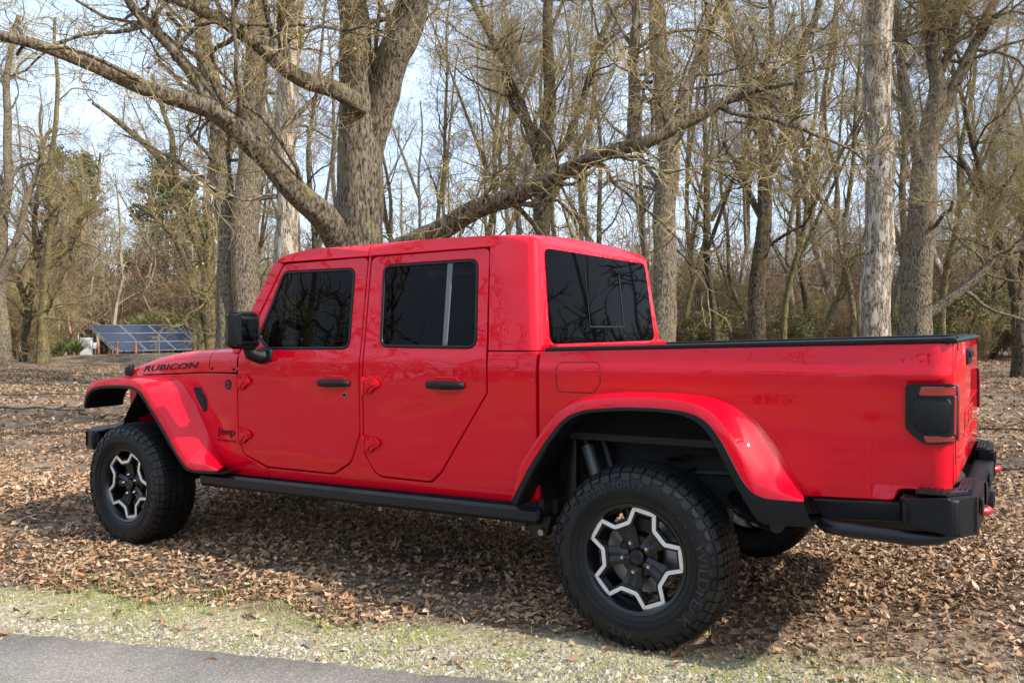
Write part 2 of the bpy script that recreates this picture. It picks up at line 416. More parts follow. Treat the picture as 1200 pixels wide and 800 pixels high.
def lugm():
    bm = bmesh.new(); cyl(bm, (0, -.066, 0), (0, -.088, 0), .0115, .0105, 6); cyl(bm, (0, -.088, 0), (0, -.096, 0), .0095, .006, 12); cyl(bm, (0, -.0655, 0), (0, -.072, 0), .0145, .0135, 18)
    me = bpy.data.meshes.new('lug_nut'); bm.to_mesh(me); bm.free(); me.polygons.foreach_set('use_smooth', [True]*len(me.polygons)); me.set_sharp_from_angle(angle=.5); me.materials.append(CHROME); return me
def discm():
    bm = bmesh.new(); lathe(bm, [(-.012, .06), (-.012, .165), (.012, .165), (.012, .06)], 48, 0, 0); lathe(bm, [(-.05, .0), (-.05, .07), (-.012, .07)], 32, 0, 0)
    bmesh.ops.recalc_face_normals(bm, faces=bm.faces)
    me = bpy.data.meshes.new('brake_disc'); bm.to_mesh(me); bm.free(); me.polygons.foreach_set('use_smooth', [True]*len(me.polygons)); me.set_sharp_from_angle(angle=.5); me.materials.append(STEEL); return me
def calm():
    bm = bmesh.new(); box(bm, (.125, -.004, .03), (.07, .06, .13), .012); me = bpy.data.meshes.new('brake_caliper'); bm.to_mesh(me); bm.free(); me.materials.append(CHASS); return me
ty = make_tyre(); w1, w2 = make_wheel_meshes(); cp = capm(); lg = lugm(); dm = discm(); cm = calm()
def sidewall_text(txt, a_mid, arc, r0, r1, parent):
    # letters raised on the outer sidewall; top of the letters away from the hub
    def fn(u, v, ww):
        a = a_mid+arc/2-u*arc; r = r0+(r1-r0)*v
        s = float(np.interp(-r, [-p[1] for p in half], hs)); y, rr = carc(s, .0008+.0022*ww)
        return (rr*math.cos(a), -y, rr*math.sin(a))
    return map_text('tyre_lettering', txt, fn, RUBT, parent, bold=.015, depth=.01)
RUBT = mat('raised_tyre_lettering', (0.012, 0.0125, 0.014), .42)
def wheel(cx, side, phase, full=True):
    root = link('wheel', w1, None, truck); root.location = (cx, side*TRK, WZ)
    rz = 0 if side < 0 else PI; root.rotation_euler = (0, math.radians(-phase), rz)
    for nm_, me in (('tyre', ty), ('rim_trim', w2), ('centre_cap', cp), ('brake_disc', dm), ('brake_caliper', cm)): link(nm_, me, None, root)
    for k in range(5):
        a = math.radians(36+72*k+(0)); o = link('lug_nut', lg, None, root); o.location = (.0635*math.cos(a), 0, .0635*math.sin(a))
    if full:
        ph = math.radians(phase)
        sidewall_text('WILDPEAK', math.radians(-14)-ph, 1.20, .290, .334, root)
        sidewall_text('A/T', math.radians(-99)-ph, .40, .290, .330, root)
        sidewall_text('LT285/70R17', math.radians(108)-ph, 1.0, .300, .326, root)
    return root
wheel(0, -1, 78); wheel(AX_F, -1, 64); wheel(0, 1, 10, False); wheel(AX_F, 1, 40, False)

# ---- body side panels: built for both sides
D1 = [(-2.585, 1.218), (-2.516, 1.308), (-2.278, 1.742), (-1.640, 1.748), (-1.633, .80), (-1.70, .645), (-1.83, .572), (-2.34, .569), (-2.54, .63), (-2.580, .73)]
D1R = [.04, .03, .05, .04, .12, .10, .08, .09, .07, .1]
D2 = [(-1.612, 1.747), (-.855, 1.752), (-.818, 1.045), (-1.100, .640), (-1.165, .585), (-1.52, .585), (-1.600, .70)]
D2R = [.04, .035, .03, .10, .06, .10, .09]
W1 = [(-2.278, 1.700), (-1.722, 1.694), (-1.712, 1.250), (-2.345, 1.246), (-2.435, 1.318)]
W2 = [(-1.528, 1.700), (-.915, 1.701), (-.885, 1.255), (-1.503, 1.262)]
D1F = fillet(D1, D1R); D2F = fillet(D2, D2R)
W1F = fillet(W1, [.06, .055, .055, .05, .04]); W2F = fillet(W2, [.055, .055, .055, .055])
def grow(poly, d):
    if area(poly) < 0: poly = poly[::-1]
    return offset(poly, -d)
RFI = [(-.678, .535), (-.600, .735), (-.520, .880), (-.382, 1.010), (-.29, 1.052), (-.12, 1.074), (.12, 1.078), (.30, 1.072), (.40, 1.045), (.49, .975), (.572, .868), (.635, .755), (.657, .684)]
FFI = [(-3.985, .905), (-3.955, .985), (-3.87, 1.035), (-3.70, 1.060), (-3.42, 1.067), (-3.26, 1.064), (-3.165, 1.035), (-3.027, .917), (-2.894, .744), (-2.80, .620), (-2.742, .545)]
INX = lambda p, d: p
for side in (-1, 1):
    near = side < 0
    # front door
    d1 = panel('front_door', D1F, RED, truck, side=side, holes=[W1F], thick=.03, edge=.005)
    d2 = panel('rear_door', D2F, RED, truck, side=side, holes=[W2F], thick=.03, edge=.005)
    for d, wf, nmw in ((d1, W1F, 'door_window'), (d2, W2F, 'door_window')):
        panel('window_seal', grow(wf, -.002), SEAL, d, side=side, holes=[grow(wf, -.015)], proud=.0015, thick=.02, edge=.004)
        g = panel(nmw, grow(wf, -.013), TINT, d, side=side, proud=-.007, thick=.004, edge=.001)
    panel('window_divider', [(-1.105, 1.689), (-1.072, 1.689), (-1.067, 1.270), (-1.096, 1.270)], mat('divider_channel', (.10, .105, .11), .45), d2, side=side, proud=-.002, thick=.012)
    # pressed belt line under the windows is part of the door skin; hinges
    def hinge(par, x, z):
        bm = bmesh.new()
        P = fillet([(-.022, -.042), (-.022, .042), (.055, .042), (.092, .022), (.092, -.002), (.048, -.020), (.030, -.042)], .008, 2)
        yy = side*(bodyw(x, z)+.001)
        prism(bm, [(x+p[0], z+p[1]) for p in P], 'y', yy, yy+side*.016, .005)
        P2 = fillet([(-.004, -.024), (.0, .026), (.048, .028), (.075, .012), (.030, -.010), (.018, -.024)], .006, 2)
        prism(bm, [(x+p[0], z+p[1]) for p in P2], 'y', yy+side*.016, yy+side*.022, .003)
        cyl(bm, (x-.015, yy+side*.016, z-.046), (x-.015, yy+side*.016, z+.047), .011, n=14)
        for bx, bz in ((.012, -.030), (.070, .010), (.012, .033)): cyl(bm, (x+bx, yy+side*.014, z+bz), (x+bx, yy+side*.0245, z+bz), .0075, n=10)
        return fin(bm, 'hinge', RED, par, 40)
    for z in (1.053, .737): hinge(d1, -2.555, z)
    for z in (1.059, .749): hinge(d2, -1.575, z)
    def handle(par, x0, x1, z, key):
        bm = bmesh.new(); yy = bodyw(x0, z); n = 9
        # grip: a bowed bar, thick at the ends where it meets the door
        secs = []
        for i in range(13):
            t = i/12; x = x0+(x1-x0)*t; bow = math.sin(PI*t)**.45
            hgt = .0165+.004*math.sin(PI*t) if t > .12 else .015+.02*t; out = yy+.012+.032*bow; inn = yy-.004 if t < .14 or t > .82 else out-.018
            r = [(out, -hgt*.6), (out+.003, 0), (out, hgt*.75), (out-.006, hgt), (inn, hgt), (inn, -hgt), (out-.006, -hgt)]
            secs.append([bm.verts.new((x, side*a, z+b)) for a, b in r])
        for A, B in zip(secs, secs[1:]):
            for i in range(7): bm.faces.new((A[i], A[(i+1) % 7], B[(i+1) % 7], B[i]))
        bm.faces.new(secs[0]); bm.faces.new(secs[-1])
        h = fin(bm, 'door_handle', BLK, par, 50)
        xm = x0+(x1-x0)*.52
        ov = [(xm+.075*math.cos(a)*(1 if abs(math.cos(a)) < .9 else 1), z+.048*math.sin(a)-.003) for a in np.linspace(0, 2*PI, 33)[:-1]]
        ov = fillet([(xm-.08, z-.028), (xm-.05, z-.046), (xm+.05, z-.046), (xm+.08, z-.028), (xm+.08, z+.024), (xm+.06, z+.040), (xm-.06, z+.040), (xm-.08, z+.024)], .02, 3)
        panel('handle_cup', ov, RED, par, side=side, holes=[grow(ov, -.007)], proud=.003, thick=.008, edge=.0028)
        if key:
            bm = bmesh.new(); kx = x1-.035; kz = z-.062; yk = side*bodyw(kx, kz); cyl(bm, (kx, yk-side*.002, kz), (kx, yk+side*.006, kz), .0155, .013, 18); cyl(bm, (kx, yk+side*.006, kz), (kx, yk+side*.009, kz), .009, n=14, mi=1)
            fin(bm, 'key_lock', [STEEL, LETTER], par, 40)
    handle(d1, -1.925, -1.695, 1.068, True); handle(d2, -1.178, -.944, 1.076, False)
    # B post strip, rocker and quarter in one pressing
    d1r = [p for p in D1 if True]
    low = [(-2.352, .560), (-1.83, .564), (-1.695, .637), (-1.6265, .80), (-1.6335, 1.750), (-1.6185, 1.750), (-1.607, .70), (-1.523, .577), (-1.160, .577), (-1.093, .634), (-.8105, 1.043), (-.8165, 1.2435), (-.5445, 1.2435), (-.5405, .545), (-.66, .531), (-.703, .528), (-1.6, .514), (-2.352, .503)]
    lowR = [.01, .09, .11, .12, 0, 0, .1, .10, .06, .11, .03, .01, .01, .02, .01, .01, 0, .01]
    panel('cab_side', fillet(low, lowR, 4), RED, truck, side=side, thick=.03)
    ff = [(-2.592, 1.100), (-2.5865, .73), (-2.546, .625), (-2.342, .560), (-2.358, .560), (-2.358, .503), (-2.755, .497)]
    fend = [(-2.592, 1.101), (-2.587, .73), (-2.548, .625), (-2.360, .561), (-2.358, .503), (-2.755, .497)] + [(x+(-3.45-x)*.075, z-(.045 if x > -3.7 else .02)) for x, z in FFI[::-1][1:-1]] + [(-3.93, .98), (-3.92, 1.03), (-3.90, 1.058), (-3.38, 1.077), (-2.875, 1.100)]
    fR = [.005, .1, .07, .005, .005, .01]+[0]*(len(fend)-6)
    fender = panel('front_fender', fillet(fend, fR, 4), RED, truck, side=side, thick=.03)
    # upper rear quarter between door and hardtop is part of the hardtop; front post
    panel('windscreen_post', fillet([(-2.594, 1.2235), (-2.523, 1.3125), (-2.287, 1.741), (-2.320, 1.756), (-2.372, 1.752), (-2.655, 1.232)], .006, 2), RED, truck, side=side, thick=.06, edge=.008)
    # rocker-side lower strip (inner)
    bm = bmesh.new(); box(bm, (-1.66, side*.70, .50), (2.25, .10, .10), .01); fin(bm, 'inner_sill', CHASS, truck)
    # ---- bed side
    arch = [(x+(0-x)*.08, z-.045) for x, z in RFI]
    bs = [(-.5285, 1.2465), (-.5285, .72)]+arch[2:-1]+[(.60, .684), (.985, .700), (.995, .744), (1.172, .748), (1.1805, 1.16), (1.178, 1.2865)]
    bR = [.008, .01]+[0]*(len(arch)-3)+[.01, .03, .03, .02, .01, .012]
    bed = panel('truck_bed', fillet(bs, bR, 4), RED, truck, surf=bedw, side=side, thick=.04, edge=.006, xstep=(.015, .86), zextra=(.71, .73, .75, 1.13, 1.142, 1.150, 1.156, 1.162, 1.168, 1.175, 1.183, 1.192))
    if near:
        fl = fillet([(-.432, 1.194), (-.214, 1.197), (-.212, 1.105), (-.245, 1.062), (-.432, 1.062)], [.035, .03, .03, .03, .035])
        gr = panel('fuel_door', fl, RED, bed, surf=bedw, side=side, proud=.0012, thick=.004, edge=.0035)
        panel('fuel_door_gap', grow(fl, .0032), GAP, gr, surf=bedw, side=side, holes=[grow(fl, -.001)], proud=.0004, thick=.002, edge=.0004)
    # bed rail, black plastic cap with inward ledge
    rows = []
    for (dy, dz) in ((.003, -.007), (.006, -.001), (.004, .008), (-.004, .012), (-.085, .013), (-.095, .009), (-.095, -.04)):
        xs = np.linspace(-.50, 1.186, 30)
        rows.append([(x, side*(min(bedw(min(x, 1.15), 1.27), .787)+dy-(.0 if x < 1.14 else (x-1.14)*.25)), 1.2505+(x+.5285)*.0250+dz) for x in xs])
    loft('bed_rail', rows, BLK, bed, 40)
    # ---- flares
    def flare(inn, out, trim, nmx, fr):
        n = 70; A = resample(inn, n); O = resample(out, n); T = resample(trim, n)
        tg = np.gradient(O, axis=0); nv = np.stack([-tg[:, 1], tg[:, 0]], 1); nv /= np.linalg.norm(nv, axis=1)[:, None]
        if nv[n//2][1] < 0: nv = -nv
        tt = np.linspace(0, 1, n); k = np.clip(np.minimum(tt, 1-tt)*12, 0.0, 1)[:, None]
        Cr = O+nv*(.036*k+.004)                                      # crease above the lip
        body = bodyw if fr else bedw
        YA = np.array([body(min(x, 1.1), max(z, .5))-.012 for x, z in A])
        def row(P, Y): return np.stack([P[:, 0], side*np.broadcast_to(Y, n), P[:, 1]], 1)
        yo = .932
        rows = [row(A, YA), row(A*.97+Cr*.03, YA*.95+yo*.05), row(A*.6+Cr*.4, YA*.62+yo*.38), row(A*.3+Cr*.7, YA*.31+yo*.69), row(A*.08+Cr*.92, yo-.010), row(Cr, yo-.003), row(Cr-nv*.006, yo), row(O, yo+.004), row(O, yo-.02)]
        f = loft(nmx, rows, RED, truck, 24)
        # close the two ends with a return flange
        rows2 = [row(O+nv*.002, yo-.004), row(O-nv*.001, yo+.0075), row(T+(O-T)*.15, yo+.0085), row(T, yo+.004), row(T-nv*.004, yo-.012), row(T+nv*.004, .80), row(T+nv*.01, .74 if not fr else .66)]
        t = loft('flare_trim', rows2, BLK, f, 45)
        return f
    out_r = [(-.598, .572), (-.502, .733), (-.400, .878), (-.313, .968), (-.225, 1.000), (-.05, 1.018), (.107, 1.020), (.225, 1.012), (.300, .990), (.345, .950), (.385, .890), (.437, .790), (.485, .715), (.53, .690), (.60, .690), (.689, .693)]
    tr_r = [(-.575, .545), (-.480, .715), (-.380, .865), (-.295, .955), (-.220, .985), (-.05, 1.002), (.107, 1.004), (.215, .998), (.275, .975), (.321, .935), (.355, .875), (.408, .773), (.470, .665), (.522, .590), (.60, .592), (.722, .604)]
    flare(RFI, out_r, tr_r, 'fender_flare', False)
    out_f = [(-3.925, .868), (-3.905, .945), (-3.84, .990), (-3.74, 1.010), (-3.56, 1.020), (-3.40, 1.018), (-3.31, .985), (-3.24, .915), (-3.106, .775), (-2.965, .620), (-2.885, .545), (-2.83, .534), (-2.72, .537), (-2.60, .548)]
    tr_f = [(-3.91, .855), (-3.885, .932), (-3.825, .972), (-3.73, .992), (-3.56, 1.002), (-3.41, 1.000), (-3.325, .968), (-3.257, .900), (-3.12, .755), (-2.975, .600), (-2.893, .525), (-2.83, .516), (-2.72, .519), (-2.59, .530)]
    flare(FFI, out_f, tr_f, 'fender_flare', True)
    # inner wheel housings
    for cx, x0, x1, zt, y0, nm_ in ((0, -.66, .70, 1.03, .52, 'wheel_liner'), (AX_F, -4.0, -2.80, 1.03, .50, 'wheel_liner')):
        P = resample([(x0, .52), (x0+.10, .78), (x0+.27, .97), (x0+.45, zt), (x1-.40, zt), (x1-.22, .97), (x1-.08, .80), (x1, .56)], 40)
        rows = [np.stack([P[:, 0], np.full(40, side*y), P[:, 1]], 1) for y in (.745 if cx > -1 else .66, .70 if cx > -1 else .62, .58, y0)]
        bm = bmesh.new(); V = [[bm.verts.new(p) for p in r] for r in rows]
        for A, B in zip(V, V[1:]):
            for j in range(39): bm.faces.new((A[j], A[j+1], B[j+1], B[j]))
        if cx > -1: bm.faces.new(V[-1])
        fin(bm, nm_, LINER, truck, 50)
    # fender vent
    if True:
        vo = fillet([(-3.050, 1.012), (-2.960, 1.016), (-2.890, .940), (-2.893, .870), (-2.930, .858), (-3.0, .935)], .014, 3)
        v = panel('fender_vent', vo, BLK, fender, side=side, proud=.004, thick=.012, edge=.004, holes=[grow(vo, -.016)])
        panel('vent_mesh', grow(vo, -.014), GAP, v, side=side, proud=.0015, thick=.003, edge=.001)
        bm = bmesh.new()
        for k in range(3):
            a = Vector((-3.0+.028*k, 0, .998-.01*k)); b = Vector((-2.945+.018*k, 0, .93-.025*k))
            for p_, q_ in ((a, b),): tube(bm, [(p_.x, side*(bodyw(p_.x, p_.z)+.003), p_.z), (q_.x, side*(bodyw(q_.x, q_.z)+.003), q_.z)], .003, 6)
        fin(bm, 'vent_bar', SATIN, v)
    # rock rail below the doors
    bm = bmesh.new(); P = [(.800, .0), (.812, .024), (.845, .030), (.862, .016), (.862, -.026), (.845, -.046), (.80, -.050)]
    A = []
    for x, zc, sc_ in ((-2.870, .470, .6), (-2.855, .471, 1), (-1.7, .482, 1), (-.515, .497, 1), (-.500, .497, .6)):
        A.append([bm.verts.new((x, side*((y-.83)*sc_+.83), zc+z*sc_)) for y, z in P])
    for q, r in zip(A, A[1:]):
        for i in range(7): bm.faces.new((q[i], q[(i+1) % 7], r[(i+1) % 7], r[i]))
    bm.faces.new(A[0]); bm.faces.new(A[-1])
    rr = fin(bm, 'rock_rail', SATIN, truck, 25)
    for x in (-2.42, -2.0, -1.50, -1.0, -.62):
        bm = bmesh.new(); box(bm, (x, side*.73, .455), (.07, .20, .05), .008); fin(bm, 'rail_bracket', CHASS, rr)
    for x in (-2.42, -1.50, -.62):
        bm = bmesh.new(); cyl(bm, (x, side*.79, .437), (x, side*.79, .404), .011, n=10); fin(bm, 'bracket_bolt', STEEL, rr)

# ---- badges and lettering (near side)
def hoodz0(x): return float(np.interp(x, [-3.9, -3.76, -3.38, -2.87, -2.59], [1.060, 1.066, 1.082, 1.104, 1.108]))
def hoodtop(x): return float(np.interp(x, [-3.90, -3.86, -3.80, -3.72, -3.62, -3.46, -3.30, -3.13, -2.87, -2.6], [1.070, 1.092, 1.118, 1.146, 1.176, 1.212, 1.234, 1.249, 1.259, 1.264]))
HS = [(0, 0), (.002, .25), (.005, .48), (.012, .64), (.030, .78), (.060, .875), (.11, .935), (.19, .97), (.32, 1.0), (.45, 1.05), (.60, 1.09)]
def hoodw(x, z):
    t = (z-hoodz0(x))/(hoodtop(x)-hoodz0(x)); return bodyw(x, 1.1)-.003-float(np.interp(t, [h[1] for h in HS], [h[0] for h in HS]))
def letters(name, txt, x0, x1, zfun, hfun, surf, m, parent, **kw):
    def fn(u, v, ww):
        x = x0+(x1-x0)*u; z = zfun(u)+hfun(u)*v; return (x, -(surf(x, z)+.0006+.0016*ww), z)
    return map_text(name, txt, fn, m, parent, **kw)

# ---- hood and cowl
def hood_piece(name, x0, x1, n, nose=False):
    xs = np.linspace(x0, x1, n); rows = []
    for x in xs:
        W = bodyw(x, 1.1)-.003; z0 = hoodz0(x)+.004; h = hoodtop(x)-z0; r = []
        r.append((x, -(W-.02), z0-.002)); 
        for d, t in HS: r.append((x, -(W-d), z0+h*t*(1 if t <= 1 else 1)))
        r += [(x, -q[1] if False else -q[1], q[2]) for q in []]
        full = r+[(x, 0, z0+h*1.10)]+[(x, -q[1], q[2]) for q in r[::-1]]
        rows.append(full)
    o = loft(name, rows, RED, truck, 40); return o
cowl = hood_piece('cowl', -2.595, -2.868, 8); hood = hood_piece('hood', -2.8745, -3.90, 44)
letters('hood_lettering', 'RUBICON', -3.640, -2.985, lambda u: 1.0925+.036*u, lambda u: .040-.001*u, hoodw, LETTER, hood, bold=.022, shear=.25, sp=1.02, depth=.02)
fd = [o for o in truck.children if o.name.startswith('front_fender')][0]
letters('nameplate', 'Jeep', -2.790, -2.612, lambda u: .716+.004*u, lambda u: .058, bodyw, LETTER, fd, bold=.012, sp=1.0, depth=.05)
letters('nameplate_small', 'GLADIATOR', -2.795, -2.606, lambda u: .693, lambda u: .0125, bodyw, LETTER, fd, bold=.01, sp=1.15, depth=.05)
bm = bmesh.new(); yb = -(bodyw(-2.666, 1.04)+.0005)
cyl(bm, (-2.666, yb+.001, 1.037), (-2.666, yb-.003, 1.037), .030, n=32); cyl(bm, (-2.666, yb-.003, 1.037), (-2.666, yb-.0045, 1.037), .022, n=28, mi=1)
for q in (-.008, 0, .008): box(bm, (-2.666+q, yb-.0048, 1.037), (.0035, .001, .018), mi=0)
fin(bm, 'round_badge', [LETTER, mat('badge_dark_red', (.16, .01, .012), .4)], fd, 40)
for x in (-2.84, -2.62):
    bm = bmesh.new(); cyl(bm, (x, -(hoodw(x, 1.135)-.003), 1.128), (x, -(hoodw(x, 1.135)+.005), 1.128), .007, n=10); fin(bm, 'cowl_bolt', LETTER, cowl)
for s in (-1, 1):
    bm = bmesh.new(); yy = s*(bodyw(-3.80, 1.09)+.004); box(bm, (-3.815, yy, 1.093), (.055, .03, .065), .008); box(bm, (-3.785, yy, 1.102), (.02, .036, .075), .006); fin(bm, 'hood_latch', BLK, hood, 40)
# ---- nose: grille, headlights, bumper (the side away from the camera, kept simple but whole)
bm = bmesh.new(); prism(bm, fillet([(-.52, .70), (.52, .70), (.57, .80), (.57, .98), (.52, 1.06), (-.52, 1.06), (-.57, .98), (-.57, .80)], .05), 'x', -3.90, -3.97, .012)
gri = fin(bm, 'grille', RED, truck)
bm = bmesh.new()
for k in range(7): prism(bm, fillet([(-.03+.082*(k-3), .72), (.03+.082*(k-3), .72), (.03+.082*(k-3), .99), (-.03+.082*(k-3), .99)], .028), 'x', -3.965, -3.975)
fin(bm, 'grille_slot', GAP, gri)
for s in (-1, 1):
    bm = bmesh.new(); cyl(bm, (-3.96, s*.435, .90), (-3.985, s*.435, .90), .09, .085, 32); fin(bm, 'headlight', CLEAR, truck)
    bm = bmesh.new(); box(bm, (-3.945, s*.865, .895), (.05, .10, .045), .012); fin(bm, 'side_marker', AMBER, truck)
bm = bmesh.new()
prism(bm, fillet([(-4.20, -.66), (-4.20, .66), (-4.06, .84), (-3.88, .90), (-3.88, .80), (-3.98, .72), (-3.98, -.72), (-3.88, -.80), (-3.88, -.90), (-4.06, -.84)], .03), 'z', lambda q: .545 if abs(q[1]) < .7 else .575, lambda q: .700, .025)
fbp = fin(bm, 'front_bumper', BLK, truck)
for s in (-1, 1):
    bm = bmesh.new(); tube(bm, [(-4.22, s*.38, .60), (-4.33, s*.38, .60), (-4.345, s*.38, .64), (-4.33, s*.38, .68), (-4.22, s*.38, .68)], .014); fin(bm, 'tow_hook', HOOK, fbp)

# ---- windscreen and cab shell
bm = bmesh.new(); vs = [bm.verts.new(p) for p in ((-2.655, -.735, 1.245), (-2.655, .735, 1.245), (-2.362, .655, 1.742), (-2.362, -.655, 1.742))]; bm.faces.new(vs); fin(bm, 'windscreen', SCREEN, truck, 0)
bm = bmesh.new(); box(bm, (-2.335, 0, 1.752), (.07, 1.36, .035), .01); fin(bm, 'windscreen_header', RED, truck)
TW = lambda q: float(np.interp(q[1], [1.235, 1.83], [.7865, .6935]))
bm = bmesh.new()
Lp = [(-1.634, 1.7585), (-.850, 1.7605), (-.8135, 1.2495), (-.5425, 1.2495), (-.600, 1.806), (-.85, 1.814), (-1.25, 1.820), (-1.634, 1.824)]
prism(bm, Lp, 'y', lambda q: -TW(q), lambda q: TW(q))
def topside(e):
    a, b = e.verts; side_e = abs(abs(a.co.y)-TW((0, a.co.z))) < .002 and abs(abs(b.co.y)-TW((0, b.co.z))) < .002 and a.co.y*b.co.y > 0
    rear_top = a.co.z > 1.80 and b.co.z > 1.80 and a.co.x > -.62 and b.co.x > -.62
    if rear_top: return True
    if side_e and a.co.z > 1.80 and b.co.z > 1.80: return True
    if side_e and max(a.co.x, b.co.x) > -.61 and max(a.co.z, b.co.z) > 1.8 and min(a.co.x, b.co.x) > -.62: return True
    return False
bmesh.ops.bevel(bm, geom=[e for e in bm.edges if topside(e)], offset=.052, segments=7, affect='EDGES', profile=.5)
for k in range(-6, 7):
    bmesh.ops.bisect_plane(bm, geom=bm.verts[:]+bm.edges[:]+bm.faces[:], plane_co=(0, k*.1, 0), plane_no=(0, 1, 0))
for v in bm.verts:
    if v.co.z > 1.79 and abs(v.co.y) < .66: v.co.z += .020*(1-(v.co.y/.66)**2)
top = fin(bm, 'hardtop', RED, truck, 32)
for s in (-1, 1):
    bm = bmesh.new(); Fp = [(-2.352, 1.758), (-1.6395, 1.7585), (-1.6395, 1.824), (-2.00, 1.822), (-2.16, 1.812), (-2.29, 1.790), (-2.345, 1.772)]
    prism(bm, Fp, 'y', lambda q: s*.003, lambda q: s*TW(q))
    bmesh.ops.bevel(bm, geom=[e for e in bm.edges if all(abs(abs(v.co.y)-TW((0, v.co.z))) < .002 for v in e.verts) and all(v.co.z > 1.765 for v in e.verts) and abs(e.verts[0].co.x-e.verts[1].co.x) > .02], offset=.045, segments=6, affect='EDGES', profile=.5)
    for k in range(0, 7): bmesh.ops.bisect_plane(bm, geom=bm.verts[:]+bm.edges[:]+bm.faces[:], plane_co=(0, s*k*.1, 0), plane_no=(0, 1, 0))
    for v in bm.verts:
        if v.co.z > 1.786 and abs(v.co.y) < .66: v.co.z += .030*(1-(v.co.y/.66)**2)*min(1, (v.co.z-1.786)/.03)
    fin(bm, 'roof_panel', RED, truck, 32)
    # drip moulding over the doors
    bm = bmesh.new(); tube(bm, [(-2.30, s*.7105, 1.756), (-1.64, s*.7105, 1.756)], .005, 8); tube(bm, [(-1.63, s*.7105, 1.7565), (-.84, s*.7105, 1.7595)], .005, 8); fin(bm, 'drip_moulding', RED, top)
    bm = bmesh.new(); box(bm, (-.72, s*(TW((0, 1.5))+.0005), 1.5), (.001, .001, .001)); bm.free()
# rear window on the sloping back of the hardtop
def backx(z): return float(np.interp(z, [1.2495, 1.806], [-.5425, -.600]))
def back_plate(name, poly, m, parent, off, th, bev=.003, holes=None):
    bm = bmesh.new(); poly = fillet(poly, .05, 6)
    A = [bm.verts.new((backx(z)+off, y, z)) for y, z in poly]; B = [bm.verts.new((backx(z)+off-th, y, z)) for y, z in poly]; n = len(poly)
    bm.faces.new(A); 
    for i in range(n): bm.faces.new((A[i], A[(i+1) % n], B[(i+1) % n], B[i]))
    return fin(bm, name, m, parent, 30)
rwp = [(-.655, 1.278), (.655, 1.278), (.620, 1.742), (-.620, 1.742)]
rw = back_plate('rear_window', rwp, mat('rear_window_glass', (.0012, .0012, .0015), .02, 0, 0, spec=.05), top, .0035, .006)
bm = bmesh.new(); 
rw.data.materials[0].node_tree.nodes['Principled BSDF'].inputs['IOR'].default_value = 1.33
RT = Matrix.Rotation(-math.atan(.1033), 3, 'Y'); box(bm, (backx(1.505)+.0045, .215, 1.505), (.003, .012, .30), rot=RT); box(bm, (backx(1.36)+.0045, .0, 1.36), (.003, .44, .010), rot=RT); box(bm, (backx(1.505)+.0045, -.215, 1.505), (.003, .006, .30), rot=RT); fin(bm, 'sliding_pane_frame', SEAL, rw)
# cab rear wall below the window, floor, firewall
bm = bmesh.new(); box(bm, (-.56, 0, 1.10), (.03, 1.55, .29), .004); fin(bm, 'cab_rear_wall', RED, truck)
bm = bmesh.new(); box(bm, (-1.62, 0, .56), (2.15, 1.46, .06)); box(bm, (-2.62, 0, .85), (.05, 1.46, .72)); box(bm, (-.585, 0, .80), (.03, 1.52, .56)); fin(bm, 'cab_floor', CHASS, truck)
bm = bmesh.new(); box(bm, (-2.45, 0, 1.08), (.30, 1.42, .26), .04); box(bm, (-2.38, -.36, 1.18), (.2, .36, .10), .03); dash = fin(bm, 'dashboard', SEATM, truck)
bm = bmesh.new(); c0 = Vector((-2.12, -.36, 1.17)); ax = Vector((1, 0, .55)).normalized(); u_ = Vector((0, 1, 0)); v_ = ax.cross(u_)
tube(bm, [c0+(u_*math.cos(a)+v_*math.sin(a))*.185 for a in np.linspace(0, 2*PI, 33)], .014, 8); 
for a in (PI, 0, -PI/2): tube(bm, [c0-ax*.02, c0+(u_*math.cos(a)+v_*math.sin(a))*.18], .016, 6)
tube(bm, [c0, c0-ax*.25], .03, 8); fin(bm, 'steering_wheel', SEATM, truck)
for x, y, ww in ((-1.72, -.36, .50), (-1.72, .36, .50), (-.88, -.36, .60), (-.88, .36, .60)):
    bm = bmesh.new(); R_ = Matrix.Rotation(math.radians(14), 3, 'Y')
    box(bm, (x-.18, y, .86), (.50, ww, .16), .05, 3); box(bm, (x+.10, y, 1.14), (.14, ww, .58), .05, 3, R_)
    s_ = fin(bm, 'seat', SEATM, truck); bm = bmesh.new(); box(bm, (x+.19, y, 1.50), (.10, .26, .17), .04, 3, R_); fin(bm, 'headrest', SEATM, s_)
# ---- mirrors
for s in (-1, 1):
    bm = bmesh.new()
    P = fillet([(-2.455, 1.285), (-2.455, 1.43), (-2.42, 1.452), (-2.345, 1.455), (-2.335, 1.44), (-2.335, 1.275), (-2.345, 1.262), (-2.43, 1.262)], .012, 2)
    prism(bm, P, 'y', s*.850, s*.992, .022, 3)
    mi = fin(bm, 'side_mirror', BLK, truck, 40)
    bm = bmesh.new(); P = fillet([(s*.862, 1.280), (s*.978, 1.282), (s*.978, 1.434), (s*.862, 1.434)], .02); prism(bm, P, 'x', -2.340, -2.3335); fin(bm, 'mirror_glass', MIRR, mi, 30)
    bm = bmesh.new(); tube(bm, [(-2.37, s*.775, 1.215), (-2.37, s*.82, 1.205), (-2.385, s*.87, 1.222), (-2.395, s*.89, 1.29)], [.05, .042, .038, .035], 10); box(bm, (-2.36, s*.79, 1.215), (.13, .035, .075), .012); fin(bm, 'mirror_arm', BLK, mi, 50)
